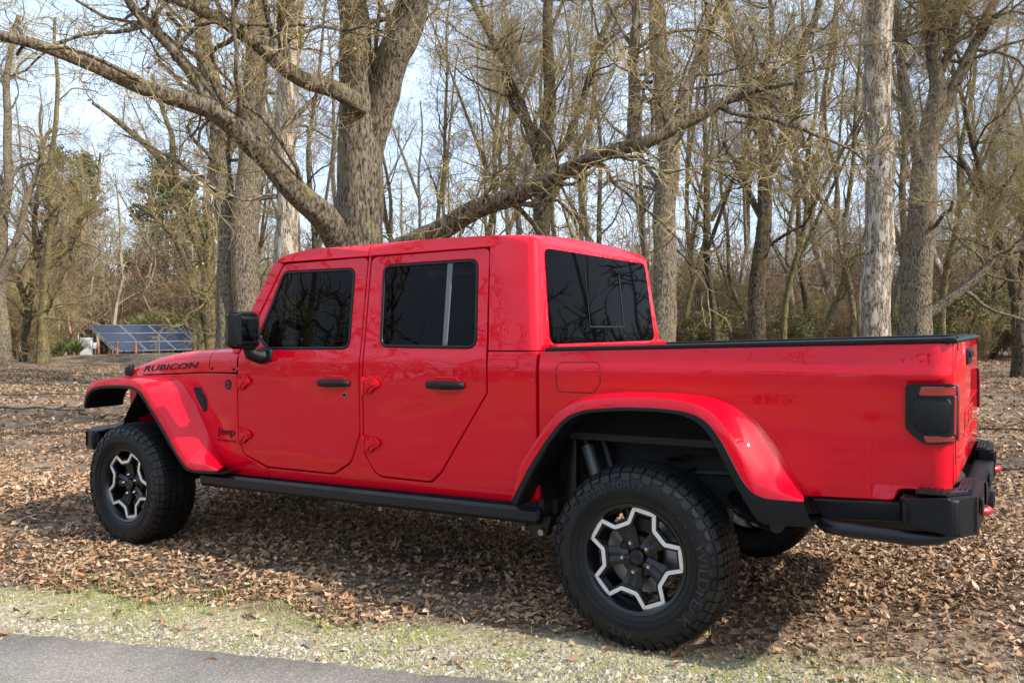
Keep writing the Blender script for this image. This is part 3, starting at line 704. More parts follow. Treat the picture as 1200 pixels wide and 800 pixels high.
# ---- bed inside, tailgate
bm = bmesh.new(); box(bm, (.33, 0, .86), (1.68, 1.42, .03)); 
for s in (-1, 1): box(bm, (.33, s*.71, 1.05), (1.70, .02, .42)); box(bm, (0, s*.62, .95), (.85, .2, .2), .02)
box(bm, (-.505, 0, 1.05), (.03, 1.42, .42)); fin(bm, 'bed_liner', LINER, truck)
bm = bmesh.new(); box(bm, (-.505, 0, 1.262), (.05, 1.40, .03), .006); fin(bm, 'front_bed_cap', RED, truck)
# tailgate: rounded plate between the lamps, with black cap
bm = bmesh.new(); P = [(-.690, .765), (.690, .765), (.690, 1.290), (-.690, 1.290)]
prism(bm, P, 'x', 1.130, 1.182, .010, 3); tgt = fin(bm, 'tailgate', RED, truck)
bm = bmesh.new(); prism(bm, [(1.125, 1.283), (1.190, 1.283), (1.192, 1.292), (1.180, 1.302), (1.135, 1.304), (1.125, 1.298)], 'y', -.775, .775, .003); fin(bm, 'tailgate_cap', BLK, tgt)
bm = bmesh.new(); box(bm, (1.184, 0, 1.215), (.012, .30, .07), .006); box(bm, (1.190, 0, 1.225), (.018, .24, .03), .006); fin(bm, 'tailgate_handle', BLK, tgt)
bm = bmesh.new(); box(bm, (1.1835, 0, 1.02), (.006, 1.30, .012), .002); box(bm, (1.1835, 0, .86), (.006, 1.30, .012), .002); fin(bm, 'tailgate_crease', RED, tgt)
tx = map_text('tailgate_lettering', 'JEEP', lambda u, v, ww: (1.1825+.002*ww, -.33+.66*u, .895+.10*v), RED, tgt, bold=.02, depth=.05)
for s in (-1, 1):    # bed corner posts closing the tail either side of the gate
    bm = bmesh.new(); prism(bm, [(s*.694, .765), (s*.745, .765), (s*.745, 1.283), (s*.694, 1.283)], 'x', 1.10, 1.178, .006); fin(bm, 'bed_corner_post', RED, truck)
# ---- tail lamps: wrap-round housings
for s in (-1, 1):
    def lp(poly, m, name, parent, proud, depth, wrapx, r=.02, bev=.006, surf=None):
        bm = bmesh.new(); poly = fillet(poly, r, 4); prism(bm, poly, 'y', s*(.745), s*(.798+proud), bev, 3); return fin(bm, name, m, parent, 40)
    hs_ = [(1.022, 1.135), (1.192, 1.138), (1.188, .925), (1.085, .915), (1.022, .968)]
    bm = bmesh.new(); poly = fillet(hs_, [.02, .03, .03, .05, .04], 4)
    A = [bm.verts.new((x, s*.70, z)) for x, z in poly]; 
    def yw(x): return .806 if x < 1.135 else .806-(.075-math.sqrt(max(0, .075**2-min(.074, x-1.135)**2)))
    n = len(poly); B = [bm.verts.new((x, s*yw(x), z)) for x, z in poly]
    for i in range(n): bm.faces.new((A[i], A[(i+1) % n], B[(i+1) % n], B[i]))
    f = bm.faces.new(B); bm.faces.new(A[::-1])
    for xx in np.arange(1.137, 1.19, .008): bmesh.ops.bisect_plane(bm, geom=bm.verts[:]+bm.edges[:]+bm.faces[:], plane_co=(xx, 0, 0), plane_no=(1, 0, 0))
    for v in bm.verts:
        if abs(v.co.y) > .72: v.co.y = s*yw(v.co.x)
    hsg = fin(bm, 'tail_light', SEAL, truck, 40)
    def plate(poly, r, m, name, pr, th):
        return panel(name, fillet(poly, r, 4), m, hsg, surf=lambda x, z: yw(min(x, 1.2)), side=s, proud=pr, thick=th, edge=.003, xstep=(.01, 1.14))
    plate([(1.075, 1.126), (1.187, 1.128), (1.186, 1.094), (1.066, 1.092)], .008, LENS, 'red_lens', .002, .004)
    plate([(1.078, .948), (1.183, .950), (1.182, .929), (1.092, .922)], .008, LENS, 'red_lens', .002, .004)
    plate([(1.180, 1.094), (1.189, 1.094), (1.187, .953), (1.178, .953)], .003, LENS, 'red_lens', .002, .004)
    bm = bmesh.new(); poly = fillet([(1.048, 1.083), (1.174, 1.085), (1.171, .962), (1.078, .958), (1.048, .985)], [.02, .02, .02, .03, .03], 4)
    prism(bm, poly, 'y', lambda q: s*(yw(q[0])-.02), lambda q: s*(yw(q[0])+.010), .007, 3); fin(bm, 'lamp_cover', BLK, hsg, 40)
    bm = bmesh.new(); box(bm, (1.190, s*.735, 1.03), (.012, .055, .20), .006); fin(bm, 'red_lens', LENS, hsg)
# ---- rear bumper
bm = bmesh.new()
for s in (-1, 1):
    # corner block: plan outline, stepped
    P = fillet([(1.012, .885), (1.035, .905), (1.195, .900), (1.252, .800), (1.262, .46), (1.185, .46), (1.185, .70), (1.012, .72)], [.02, .02, .05, .04, .01, .01, .02, .01], 4)
    prism(bm, [(x, s*y) for x, y in P], 'z', lambda q: .608 if q[0] > 1.1 else .640, lambda q: .728 if q[0] < 1.1 else (.742 if abs(q[1]) > .78 else .748), .014, 3)
box(bm, (1.220, 0, .655), (.085, .95, .09), .012)
rb = fin(bm, 'rear_bumper', BLK, truck, 40)
for s in (-1, 1):
    bm = bmesh.new(); P = fillet([(1.06, .872), (1.16, .868), (1.222, .785), (1.235, .48), (1.187, .48), (1.187, .72), (1.06, .80)], .012, 3)
    prism(bm, [(x, s*y) for x, y in P], 'z', .745, .7555, .002)
    for i in range(7):
        for j in range(4 if i < 5 else 2):
            pass
    for y in np.arange(.50, .86, .028):
        for x in np.arange(1.198, 1.228, .015):
            if y < .78: box(bm, (x, s*y, .757), (.010, .018, .004))
    for x in np.arange(1.075, 1.175, .022):
        for y in (.79, .812, .834, .856):
            if y < .80 and x < 1.06: continue
            box(bm, (x, s*y, .757), (.014, .013, .004))
    fin(bm, 'step_pad', SATIN, rb, 30)
    bm = bmesh.new(); tube(bm, [(1.20, s*.58, .648), (1.255, s*.58, .648), (1.272, s*.565, .648), (1.278, s*.545, .648), (1.272, s*.525, .648), (1.255, s*.51, .648), (1.20, s*.51, .648)], .016, 10); fin(bm, 'tow_hook', HOOK, rb, 50)
    bm = bmesh.new(); box(bm, (1.2635, s*.68, .690), (.008, .085, .060), .006); fin(bm, 'reflector_pocket', SEAL, rb)
    # lower trim between flare and bumper, and the bent bar beneath
    bm = bmesh.new(); prism(bm, fillet([(.690, .684), (1.02, .700), (1.02, .628), (.730, .606)], .008, 2), 'y', s*.70, s*.812, .008, 2); fin(bm, 'lower_bed_trim', BLK, truck, 40)
    bm = bmesh.new(); tube(bm, [(.70, s*.74, .590), (.76, s*.86, .592), (.82, s*.875, .592), (1.06, s*.872, .586), (1.13, s*.85, .592), (1.19, s*.78, .61)], [.022, .026, .028, .028, .026, .022], 12); fin(bm, 'bumper_bar', SATIN, rb, 60)
bm = bmesh.new(); box(bm, (1.240, 0, .60), (.08, .09, .075), .008); box(bm, (1.281, 0, .60), (.002, .06, .05), mi=1); fin(bm, 'tow_receiver', [SATIN, GAP], rb)
bm = bmesh.new(); box(bm, (1.2665, 0, .70), (.006, .31, .06), .003); fin(bm, 'number_plate_recess', SEAL, rb)
# ---- underbody
bm = bmesh.new()
for s in (-1, 1):
    tube(bm, [(-4.0, s*.42, .60), (-3.0, s*.42, .60), (-2.6, s*.45, .50), (-.75, s*.47, .50), (-.35, s*.47, .68), (.35, s*.47, .70), (.70, s*.47, .62), (1.22, s*.47, .62)], .055, 8)
for x in (-2.5, -1.6, -.7, .6, 1.1): box(bm, (x, 0, .52 if x < 0 else .62), (.08, .94, .08), .01)
chs = fin(bm, 'chassis_frame', CHASS, truck, 40)
bm = bmesh.new(); box(bm, (-1.15, -.12, .46), (1.0, .55, .20), .04); box(bm, (-2.3, 0, .42), (.55, .42, .16), .04); fin(bm, 'skid_plate', CHASS, truck)
bm = bmesh.new(); box(bm, (-3.3, 0, .78), (1.1, .9, .5), .05); fin(bm, 'engine', CHASS, truck)
for x, dy in ((0, .0), (AX_F, -.18)):
    bm = bmesh.new(); tube(bm, [(x, -.74, WZ), (x, .74, WZ)], .042, 12); tube(bm, [(x, dy-.16, WZ), (x, dy-.10, WZ), (x, dy, WZ), (x, dy+.10, WZ), (x, dy+.16, WZ)], [.05, .11, .14, .11, .05], 14)
    fin(bm, 'rear_axle' if x == 0 else 'front_axle', CHASS, truck, 50)
    for s in (-1, 1):
        sx = -.34 if x == 0 else .22
        bm = bmesh.new(); cyl(bm, (x+sx*.35, s*.62, WZ+.02), (x+sx*.75, s*.60, .70), .028, n=12); cyl(bm, (x+sx*.75, s*.60, .70), (x+sx, s*.58, .95), .020, n=12, mi=1); fin(bm, 'shock_absorber', [STEEL, CHASS], truck)
        bm = bmesh.new(); cx_, n_ = x+.06, 5*14
        tube(bm, [(cx_+.062*math.cos(k*2*PI/14), s*.52+.062*math.sin(k*2*PI/14), WZ+.06+k*.0048) for k in range(n_)], .008, 6); fin(bm, 'coil_spring', SATIN, truck)
bm = bmesh.new(); tube(bm, [(-.60, -.66, .44), (-.2, -.60, .42), (0, -.58, WZ-.03)], .028, 8); tube(bm, [(-.60, .66, .44), (0, .58, WZ-.03)], .028, 8); tube(bm, [(.15, -.62, .80), (.46, -.62, .82), (.62, -.66, .62)], .012, 6); fin(bm, 'control_arm', CHASS, truck)
bm = bmesh.new(); tube(bm, [(.30, -.50, .60), (.42, -.68, .575), (.50, -.76, .572)], .036, 14); tube(bm, [(.50, -.76, .572), (.56, -.80, .570)], [.041, .041], 16); fin(bm, 'exhaust_pipe', SATIN, truck, 50)
bm = bmesh.new(); tube(bm, [(.30, .50, .60), (.42, .60, .575), (.60, .66, .572)], .036, 14); fin(bm, 'exhaust_pipe', SATIN, truck, 50)
bm = bmesh.new(); lathe(bm, [(-.10, .0), (-.10, .25), (-.12, .32), (-.08, .355), (.08, .355), (.12, .32), (.10, .25), (.10, 0)], 40, 0, 0)
for v in bm.verts: v.co = Vector((v.co.x+.82, v.co.z+0, v.co.y+.60))
fin(bm, 'spare_wheel', RUB, truck, 40)
bm = bmesh.new(); cyl(bm, (-.30, -.66, .66), (-.36, -.64, .80), .030, n=14); cyl(bm, (-.36, -.64, .80), (-.41, -.62, .93), .017, n=12, mi=1); fin(bm, 'damper', [mat('dull_damper', (.12, .125, .13), .45, .6), CHASS], truck)
bm = bmesh.new(); box(bm, (.02, -.60, .865), (.78, .03, .05), .006); box(bm, (.40, -.64, .72), (.05, .05, .26), .008); box(bm, (-.42, -.66, .68), (.05, .05, .34), .008); fin(bm, 'liner_brace', SATIN, truck)
bm = bmesh.new(); cyl(bm, (.44, -.70, .70), (.44, -.725, .70), .016, n=10); fin(bm, 'brace_bolt', STEEL, truck)
# sill end bolt bracket ahead of the rear wheel
bm = bmesh.new(); prism(bm, [(-.70, .47), (-.50, .47), (-.53, .37), (-.60, .36)], 'y', -.74, -.68, .006); cyl(bm, (-.545, -.745, .395), (-.545, -.765, .395), .015, n=12, mi=1); fin(bm, 'control_arm_bracket', [CHASS, STEEL], truck)
# ================================================================== GROUND
rng = np.random.default_rng(7); random.seed(7)
EP = np.array([-2.54, -2.19]); ED = np.array([.950, .311]); EN = np.array([-.311, .950])     # road edge
def edge_d(x, y): return (x-EP[0])*EN[0]+(y-EP[1])*EN[1]
MND = at(200, 41)
def smooth_noise(x, y, s, seed=0):
    r = np.random.default_rng(seed); v = 0
    for k in range(6):
        a = r.uniform(0, 2*PI); f = s*(1+.5*k); v = v+np.sin((x*math.cos(a)+y*math.sin(a))*f+r.uniform(0, 6))/(1+.5*k)
    return v/2.2
def gh(x, y):
    x = np.asarray(x, float); y = np.asarray(y, float); d = edge_d(x, y)
    rr = np.hypot(x+1.2, y); far = np.clip((rr-6)/18, 0, 1)
    z = .16*far*smooth_noise(x, y, .22, 1)+.02*np.clip(d/1.5, 0, 1)*np.clip((rr-2.6)/3, 0, 1)*smooth_noise(x, y, 1.7, 2)
    z = z*np.clip((d-.1)/1.0, 0, 1)
    z = z+.52*np.exp(-(((x-MND.x)*.82+(y-MND.y)*.57)/5.5)**2-(((x-MND.x)*-.57+(y-MND.y)*.82)/2.2)**2)
    return z
def arrays_mesh(name, co, faces, m, nv=4, smooth=True, cols=None):
    me = bpy.data.meshes.new(name); nvt = len(co); nf = len(faces)
    me.vertices.add(nvt); me.vertices.foreach_set('co', np.ascontiguousarray(co, np.float32).ravel())
    me.loops.add(nf*nv); me.loops.foreach_set('vertex_index', np.ascontiguousarray(faces, np.int32).ravel())
    me.polygons.add(nf); me.polygons.foreach_set('loop_start', np.arange(0, nf*nv, nv, dtype=np.int32))
    me.polygons.foreach_set('use_smooth', np.full(nf, smooth))
    if cols is not None:
        ca = me.color_attributes.new('tone', 'FLOAT_COLOR', 'POINT'); ca.data.foreach_set('color', np.ascontiguousarray(cols, np.float32).ravel())
    me.update(calc_edges=True)
    for q in (m if isinstance(m, list) else [m]): me.materials.append(q)
    return me

def nodes(m): return m.node_tree, m.node_tree.nodes, m.node_tree.links
def ramp(nt, stops, src):
    r = nt.nodes.new('ShaderNodeValToRGB'); e = r.color_ramp.elements
    while len(e) < len(stops): e.new(.5)
    for q, (p, c) in zip(e, stops): q.position = p; q.color = (*c, 1) if len(c) == 3 else c
    nt.links.new(src, r.inputs[0]); return r.outputs[0]
def ground_material():
    m = bpy.data.materials.new('leaf_strewn_ground'); m.use_nodes = True; nt, N, L = nodes(m); b = N['Principled BSDF']; b.inputs['Roughness'].default_value = .95; b.inputs['Specular IOR Level'].default_value = .15
    tc = N.new('ShaderNodeTexCoord')
    def noise(s, d=5, r=.6):
        n = N.new('ShaderNodeTexNoise'); n.inputs['Scale'].default_value = s; n.inputs['Detail'].default_value = d; n.inputs['Roughness'].default_value = r; L.new(tc.outputs['Object'], n.inputs['Vector']); return n.outputs[0]
    def mixc(f, a, bb):
        x = N.new('ShaderNodeMix'); x.data_type = 'RGBA'; L.new(f, x.inputs[0]) if not isinstance(f, float) else None; L.new(a, x.inputs[6]); L.new(bb, x.inputs[7]); return x.outputs[2]
    def math_(op, a, v, c=None):
        x = N.new('ShaderNodeMath'); x.operation = op
        for i, q in enumerate((a, v, c)):
            if q is None: continue
            if isinstance(q, (int, float)): x.inputs[i].default_value = q
            else: L.new(q, x.inputs[i])
        return x.outputs[0]
    # litter
    vo = N.new('ShaderNodeTexVoronoi'); vo.inputs['Scale'].default_value = 22; L.new(tc.outputs['Object'], vo.inputs['Vector'])
    wn_ = N.new('ShaderNodeSeparateColor'); L.new(vo.outputs['Color'], wn_.inputs[0])
    leafc = ramp(nt, [(0, (.11, .075, .050)), (.3, (.21, .145, .095)), (.6, (.33, .235, .16)), (.85, (.43, .32, .225)), (1, (.17, .12, .08))], wn_.outputs[0])
    soil = ramp(nt, [(.3, (.075, .055, .038)), (.7, (.17, .125, .085))], noise(14))
    pm = ramp(nt, [(.38, (0, 0, 0)), (.55, (1, 1, 1))], noise(1.1, 6))
    lit = mixc(pm, soil, leafc)
    big = ramp(nt, [(.36, (.62, .60, .58)), (.6, (1, 1, 1))], noise(.35, 4))
    mul = N.new('ShaderNodeMix'); mul.data_type = 'RGBA'; mul.blend_type = 'MULTIPLY'; mul.inputs[0].default_value = 1; L.new(lit, mul.inputs[6]); L.new(big, mul.inputs[7])
    lit = mul.outputs[2]
    grs = ramp(nt, [(.66, (0, 0, 0)), (.74, (.7, .7, .7))], noise(.8, 5))
    gcol = ramp(nt, [(.3, (.10, .12, .035)), (.7, (.19, .20, .07))], noise(30))
    lit = mixc(grs, lit, gcol)
    # verge: straw, grit and moss
    ver = ramp(nt, [(.25, (.16, .135, .08)), (.45, (.34, .29, .175)), (.6, (.46, .395, .25)), (.75, (.26, .22, .13))], noise(46, 8, .7))
    moss = ramp(nt, [(.44, (0, 0, 0)), (.60, (.85, .85, .85))], noise(2.6, 6))
    mosc = ramp(nt, [(.3, (.16, .17, .045)), (.7, (.33, .34, .12))], noise(60))
    ver = mixc(moss, ver, mosc)
    sp = N.new('ShaderNodeSeparateXYZ'); L.new(tc.outputs['Object'], sp.inputs[0])
    dx = math_('MULTIPLY', sp.outputs[0], float(EN[0])); dd = math_('MULTIPLY_ADD', sp.outputs[1], float(EN[1]), dx)
    d0 = float(EP @ EN); dd = math_('SUBTRACT', dd, d0)
    slant = math_('MULTIPLY_ADD', sp.outputs[0], .045, .0); dd = math_('ADD', dd, slant)
    nz = math_('MULTIPLY_ADD', noise(2.2, 6), .55, -.275); dd2 = math_('ADD', dd, nz)
    vm = ramp(nt, [(.36, (1, 1, 1)), (.52, (0, 0, 0))], dd2)
    col = mixc(vm, lit, ver); L.new(col, b.inputs['Base Color'])
    bp = N.new('ShaderNodeBump'); bp.inputs['Strength'].default_value = .9; bp.inputs['Distance'].default_value = .02
    hh = math_('ADD', noise(50, 6), vo.outputs['Distance']); L.new(hh, bp.inputs['Height']); L.new(bp.outputs[0], b.inputs['Normal'])
    return m
n = 300; t = np.linspace(-1, 1, n); gx = np.sign(t)*(np.abs(t)**2.6*520+np.abs(t)*14)
X, Y = np.meshgrid(gx-2, gx+4, indexing='ij'); Z = gh(X, Y)
idx = np.arange(n*n).reshape(n, n); fc = np.stack([idx[:-1, :-1], idx[1:, :-1], idx[1:, 1:], idx[:-1, 1:]], -1).reshape(-1, 4)
g = link('ground', arrays_mesh('ground', np.stack([X, Y, Z], -1).reshape(-1, 3), fc, ground_material())); tag(g, kind='structure')
# road: ragged asphalt edge
def asphalt():
    m = bpy.data.materials.new('worn_asphalt'); m.use_nodes = True; nt, N, L = nodes(m); b = N['Principled BSDF']; b.inputs['Roughness'].default_value = .92; b.inputs['Specular IOR Level'].default_value = .2
    tc = N.new('ShaderNodeTexCoord'); vo = N.new('ShaderNodeTexVoronoi'); vo.inputs['Scale'].default_value = 190; L.new(tc.outputs['Object'], vo.inputs['Vector']); s = N.new('ShaderNodeSeparateColor'); L.new(vo.outputs['Color'], s.inputs[0])
    agg = ramp(nt, [(0, (.165, .153, .135)), (.5, (.215, .20, .175)), (.85, (.265, .247, .215)), (1, (.38, .355, .31))], s.outputs[0])
    n = N.new('ShaderNodeTexNoise'); n.inputs['Scale'].default_value = 1.4; n.inputs['Detail'].default_value = 7; L.new(tc.outputs['Object'], n.inputs['Vector']); st = ramp(nt, [(.38, (.78, .77, .76)), (.62, (1.1, 1.08, 1.04))], n.outputs[0])
    mu = N.new('ShaderNodeMix'); mu.data_type = 'RGBA'; mu.blend_type = 'MULTIPLY'; mu.inputs[0].default_value = 1; L.new(agg, mu.inputs[6]); L.new(st, mu.inputs[7]); L.new(mu.outputs[2], b.inputs['Base Color'])
    bp = N.new('ShaderNodeBump'); bp.inputs['Strength'].default_value = .5; bp.inputs['Distance'].default_value = .004; bp.invert = True; L.new(vo.outputs['Distance'], bp.inputs['Height']); L.new(bp.outputs[0], b.inputs['Normal']); return m
asph = asphalt()
us_ = np.concatenate([np.linspace(-160, -8, 40), np.linspace(-7.9, 9, 520), np.linspace(9.5, 160, 40)])
jit = .006*np.sin(us_*9)+.006*np.sin(us_*23+1)+.018*np.sin(us_*2.1)+rng.normal(0, .006, len(us_))
e0 = EP+us_[:, None]*ED+jit[:, None]*EN; rows = [np.c_[e0-EN*.0, np.full(len(us_), -.004)], np.c_[e0-EN*.012, np.full(len(us_), .008)]]+[np.c_[e0-EN*q, np.full(len(us_), .012)] for q in (.3, 2, 4, 6)]+[np.c_[EP+us_[:, None]*ED-EN*6.3, np.full(len(us_), -.004)]]
V = np.concatenate(rows); nn = len(us_); ii = np.arange(len(rows)*nn).reshape(len(rows), nn)
fc = np.stack([ii[:-1, :-1], ii[:-1, 1:], ii[1:, 1:], ii[1:, :-1]], -1).reshape(-1, 4)
rd = link('road', arrays_mesh('road', V, fc[:, ::-1], asph)); tag(rd, kind='structure')

def tone_mat(name, base, rough=.8, trans=0.0):
    m = bpy.data.materials.new(name); m.use_nodes = True; nt, N, L = nodes(m); b = N['Principled BSDF']; b.inputs['Roughness'].default_value = rough; b.inputs['Specular IOR Level'].default_value = .25
    a = N.new('ShaderNodeAttribute'); a.attribute_name = 'tone'; L.new(a.outputs['Color'], b.inputs['Base Color'])
    return m
LEAFM = tone_mat('dry_leaf', None, .75); STONEM = tone_mat('pebble', None, .9); GRASSM = tone_mat('grass_blade', None, .8)
FOLM = tone_mat('foliage', None, .7)
def rot_mats(n, tilt, rg):
    yaw = rg.uniform(0, 2*PI, n); a = rg.uniform(0, 2*PI, n); th = np.abs(rg.normal(0, tilt, n))
    # tilt about horizontal axis a by th, after yaw
    cy, sy = np.cos(yaw), np.sin(yaw); Rz = np.zeros((n, 3, 3)); Rz[:, 0, 0] = cy; Rz[:, 0, 1] = -sy; Rz[:, 1, 0] = sy; Rz[:, 1, 1] = cy; Rz[:, 2, 2] = 1
    ux, uy = np.cos(a), np.sin(a); c, s = np.cos(th), np.sin(th); Rt = np.zeros((n, 3, 3))
    Rt[:, 0, 0] = c+ux*ux*(1-c); Rt[:, 0, 1] = ux*uy*(1-c); Rt[:, 0, 2] = uy*s; Rt[:, 1, 0] = ux*uy*(1-c); Rt[:, 1, 1] = c+uy*uy*(1-c); Rt[:, 1, 2] = -ux*s
    Rt[:, 2, 0] = -uy*s; Rt[:, 2, 1] = ux*s; Rt[:, 2, 2] = c
    return Rt @ Rz
# positions in a wedge in front of the camera, wide enough for a step to the side
def wedge(n, r0, r1, rg, spread=math.radians(43)):
    r = np.sqrt(rg.uniform(r0*r0, r1*r1, n)); a = rg.uniform(-spread, spread, n)
    fx, fy = -math.sin(YAW), math.cos(YAW); cx = fx*np.cos(a)+fy*np.sin(a); cy = fy*np.cos(a)-fx*np.sin(a)
    return CAM.x+cx*r, CAM.y+cy*r
def leaf_field(name, n, r0, r1, size, label, seed, tilt=.5, lift=.012, dmin=.36):
    rg = np.random.default_rng(seed); x, y = wedge(n, r0, r1, rg); d = edge_d(x, y)+.045*x
    nz = smooth_noise(x, y, 2.3, 5)*.14+smooth_noise(x, y, 7, 6)*.07; patch = smooth_noise(x, y, .9, 8)+.6*smooth_noise(x, y, 3.1, 9)
    pr = np.clip((d-dmin+nz)/.16, 0, 1)*np.clip(.52+.60*patch, .12, 1); pr = np.maximum(pr, np.where(d > -1.6, np.where(d > .02, .014, .0012), 0.0)); keep = rg.uniform(0, 1, n) < pr
    x, y = x[keep], y[keep]; n = len(x)
    base = np.array([[0, -1, 0], [.36, -.45, .16], [.52, .25, .22], [0, 1.05, .12], [-.52, .25, .22], [-.36, -.45, .16], [0, -.1, 0]], float)
    base = np.repeat(base[None], n, 0); base[:, :, 2] += rg.normal(0, .22, (n, 7)); base[:, :, :2] *= 1+rg.normal(0, .18, (n, 7, 2)); base[:, :, 2] += (base[:, :, 1]**2)*rg.uniform(-.15, .45, n)[:, None]
    sz = size*np.clip(rg.lognormal(0, .5, n), .3, 2.0)*.5; P = base*sz[:, None, None]*np.array([.85, 1, 1]); P = np.einsum('nij,nkj->nki', rot_mats(n, tilt, rg), P)
    lift = lift*(edge_d(x, y) > 0)+.014*(edge_d(x, y) <= 0); P += np.stack([x, y, gh(x, y)+lift*rg.uniform(.2, 1.6, n)], -1)[:, None]
    f = np.array([[0, 1, 6, 5], [1, 2, 3, 6], [6, 3, 4, 5]]); F = (np.arange(n)[:, None, None]*7+f[None]).reshape(-1, 4)
    pal = np.array([[.37, .235, .135], [.27, .165, .092], [.46, .325, .205], [.18, .108, .062], [.40, .265, .16], [.35, .18, .085], [.11, .07, .042], [.50, .38, .25]])
    c = pal[rg.choice(8, n, p=[.2, .2, .12, .14, .13, .09, .08, .04])]*rg.uniform(.8, 1.15, (n, 1)); cols = np.repeat(np.c_[c, np.ones(n)], 7, 0)
    o = link(name, arrays_mesh(name, P.reshape(-1, 3), F, LEAFM, smooth=False, cols=cols)); tag(o, label, 'fallen leaves', kind='stuff')
leaf_field('fallen_leaves', 165000, 2.6, 6.5, .031, 'brown fallen oak leaves lying thick beside and beneath the red truck', 11, .33, dmin=.40)
leaf_field('fallen_leaves_beyond', 160000, 6.5, 14, .040, 'tan fallen leaves spread over the ground behind the red truck', 12, .5)
leaf_field('fallen_leaves_under_trees', 100000, 14, 40, .07, 'pale fallen leaves on the open ground towards the wood', 13, .45, lift=.03)
# grit on the verge
def stones(n, seed):
    rg = np.random.default_rng(seed); u = rg.uniform(-6, 6, n); d = np.abs(rg.normal(.10, .20, n))+.0; d = np.where(d > .75, rg.uniform(0, .5, n), d)
    p = EP+u[:, None]*ED+(d-.01)[:, None]*EN; x, y = p[:, 0], p[:, 1]
    v = np.array([[1, 0, 0], [0, 1, 0], [-1, 0, 0], [0, -1, 0], [.1, .1, .75]]); sz = rg.lognormal(math.log(.0055), .5, n)
    P = np.repeat(v[None], n, 0)*(1+rg.normal(0, .25, (n, 5, 3)))*sz[:, None, None]; P = np.einsum('nij,nkj->nki', rot_mats(n, .25, rg), P); P += np.stack([x, y, gh(x, y)+.001], -1)[:, None]
    f = np.array([[0, 1, 4], [1, 2, 4], [2, 3, 4], [3, 0, 4]]); F = (np.arange(n)[:, None, None]*5+f[None]).reshape(-1, 3)
    g_ = rg.uniform(.16, .46, n)*np.where(rg.uniform(0, 1, n) < .06, 1.5, 1); c = np.stack([g_, g_*.90, g_*.70], -1); cols = np.repeat(np.c_[c, np.ones(n)], 5, 0)
    o = link('gravel', arrays_mesh('gravel', P.reshape(-1, 3), F, STONEM, nv=3, smooth=False, cols=cols)); tag(o, 'pale grit and small stones along the asphalt edge', 'gravel', kind='stuff')
stones(20000, 21)
def blades(name, x, y, h, wd, rg, cols_, label, lay=.9):
    n = len(x); yaw = rg.uniform(0, 2*PI, n); hh = h*rg.lognormal(0, .4, n); lean = rg.uniform(.2, 1, n)*lay
    dx, dy = np.cos(yaw), np.sin(yaw); px, py = -dy, dx; z = gh(x, y)
    def P(s, t, w): return np.stack([x+dx*hh*t*lean+px*w*s, y+dy*hh*t*lean+py*w*s, z+hh*t*(1-.55*lean*t)], -1)
    V = np.stack([P(-1, 0, wd), P(1, 0, wd), P(1, .6, wd*.7), P(-1, .6, wd*.7), P(0, 1, 0)], 1)
    F = np.concatenate([(np.arange(n)[:, None]*5+np.array([0, 1, 2, 3])[None])]); me_q = F
    F2 = (np.arange(n)[:, None]*5+np.array([3, 2, 4, 4])[None])
    Fq = F; cols = np.repeat(np.c_[cols_, np.ones(n)], 5, 0)
    # tips as thin quads (4th corner nudged)
    V = np.concatenate([V, (V[:, 4]+np.stack([px, py, 0*px], -1)*.0004)[:, None]], 1); Fa = (np.arange(n)[:, None]*6+np.array([0, 1, 2, 3])[None]); Fb = (np.arange(n)[:, None]*6+np.array([3, 2, 5, 4])[None])
    cols = np.repeat(np.c_[cols_, np.ones(n)], 6, 0)
    o = link(name, arrays_mesh(name, V.reshape(-1, 3), np.concatenate([Fa, Fb]), GRASSM, smooth=False, cols=cols)); tag(o, label, 'grass', kind='stuff')
rg = np.random.default_rng(31); nb = 95000; u = rg.uniform(-6, 6, nb); d = rg.uniform(.03, .95, nb); p = EP+u[:, None]*ED+d[:, None]*EN
pn = smooth_noise(p[:, 0], p[:, 1], 3.0, 14)+.5*smooth_noise(p[:, 0], p[:, 1], 9, 15)
keep = rg.uniform(0, 1, nb) < np.clip(.35+.8*pn, .08, 1)*np.clip(1.5-d*1.4, 0, 1); p = p[keep]; d = d[keep]; pn = pn[keep]; nb = len(p)
gr_ = np.clip(pn*.8+.35+rg.normal(0, .2, nb), 0, 1)*(d > .12); straw = np.array([.52, .43, .24]); green = np.array([.26, .31, .06]); cc = straw+(green-straw)*gr_[:, None]; cc *= rg.uniform(.75, 1.15, (nb, 1))
blades('verge_grass', p[:, 0], p[:, 1], .022, .0014, rg, cc, 'short straw and mossy grass on the strip between road and leaves', 1.2)
# green tufts in the leaf litter
x, y = wedge(9000, 3.5, 22, rg); q = smooth_noise(x, y, 1.3, 44)+.5*smooth_noise(x, y, 4, 45); k = (q > .75) & (edge_d(x, y) > .9); x, y = x[k], y[k]
blades('grass_tufts', x, y, .045, .003, rg, np.repeat([[.20, .25, .07]], len(x), 0)*rg.uniform(.7, 1.2, (len(x), 1)), 'sparse green grass showing through the fallen leaves', .8)
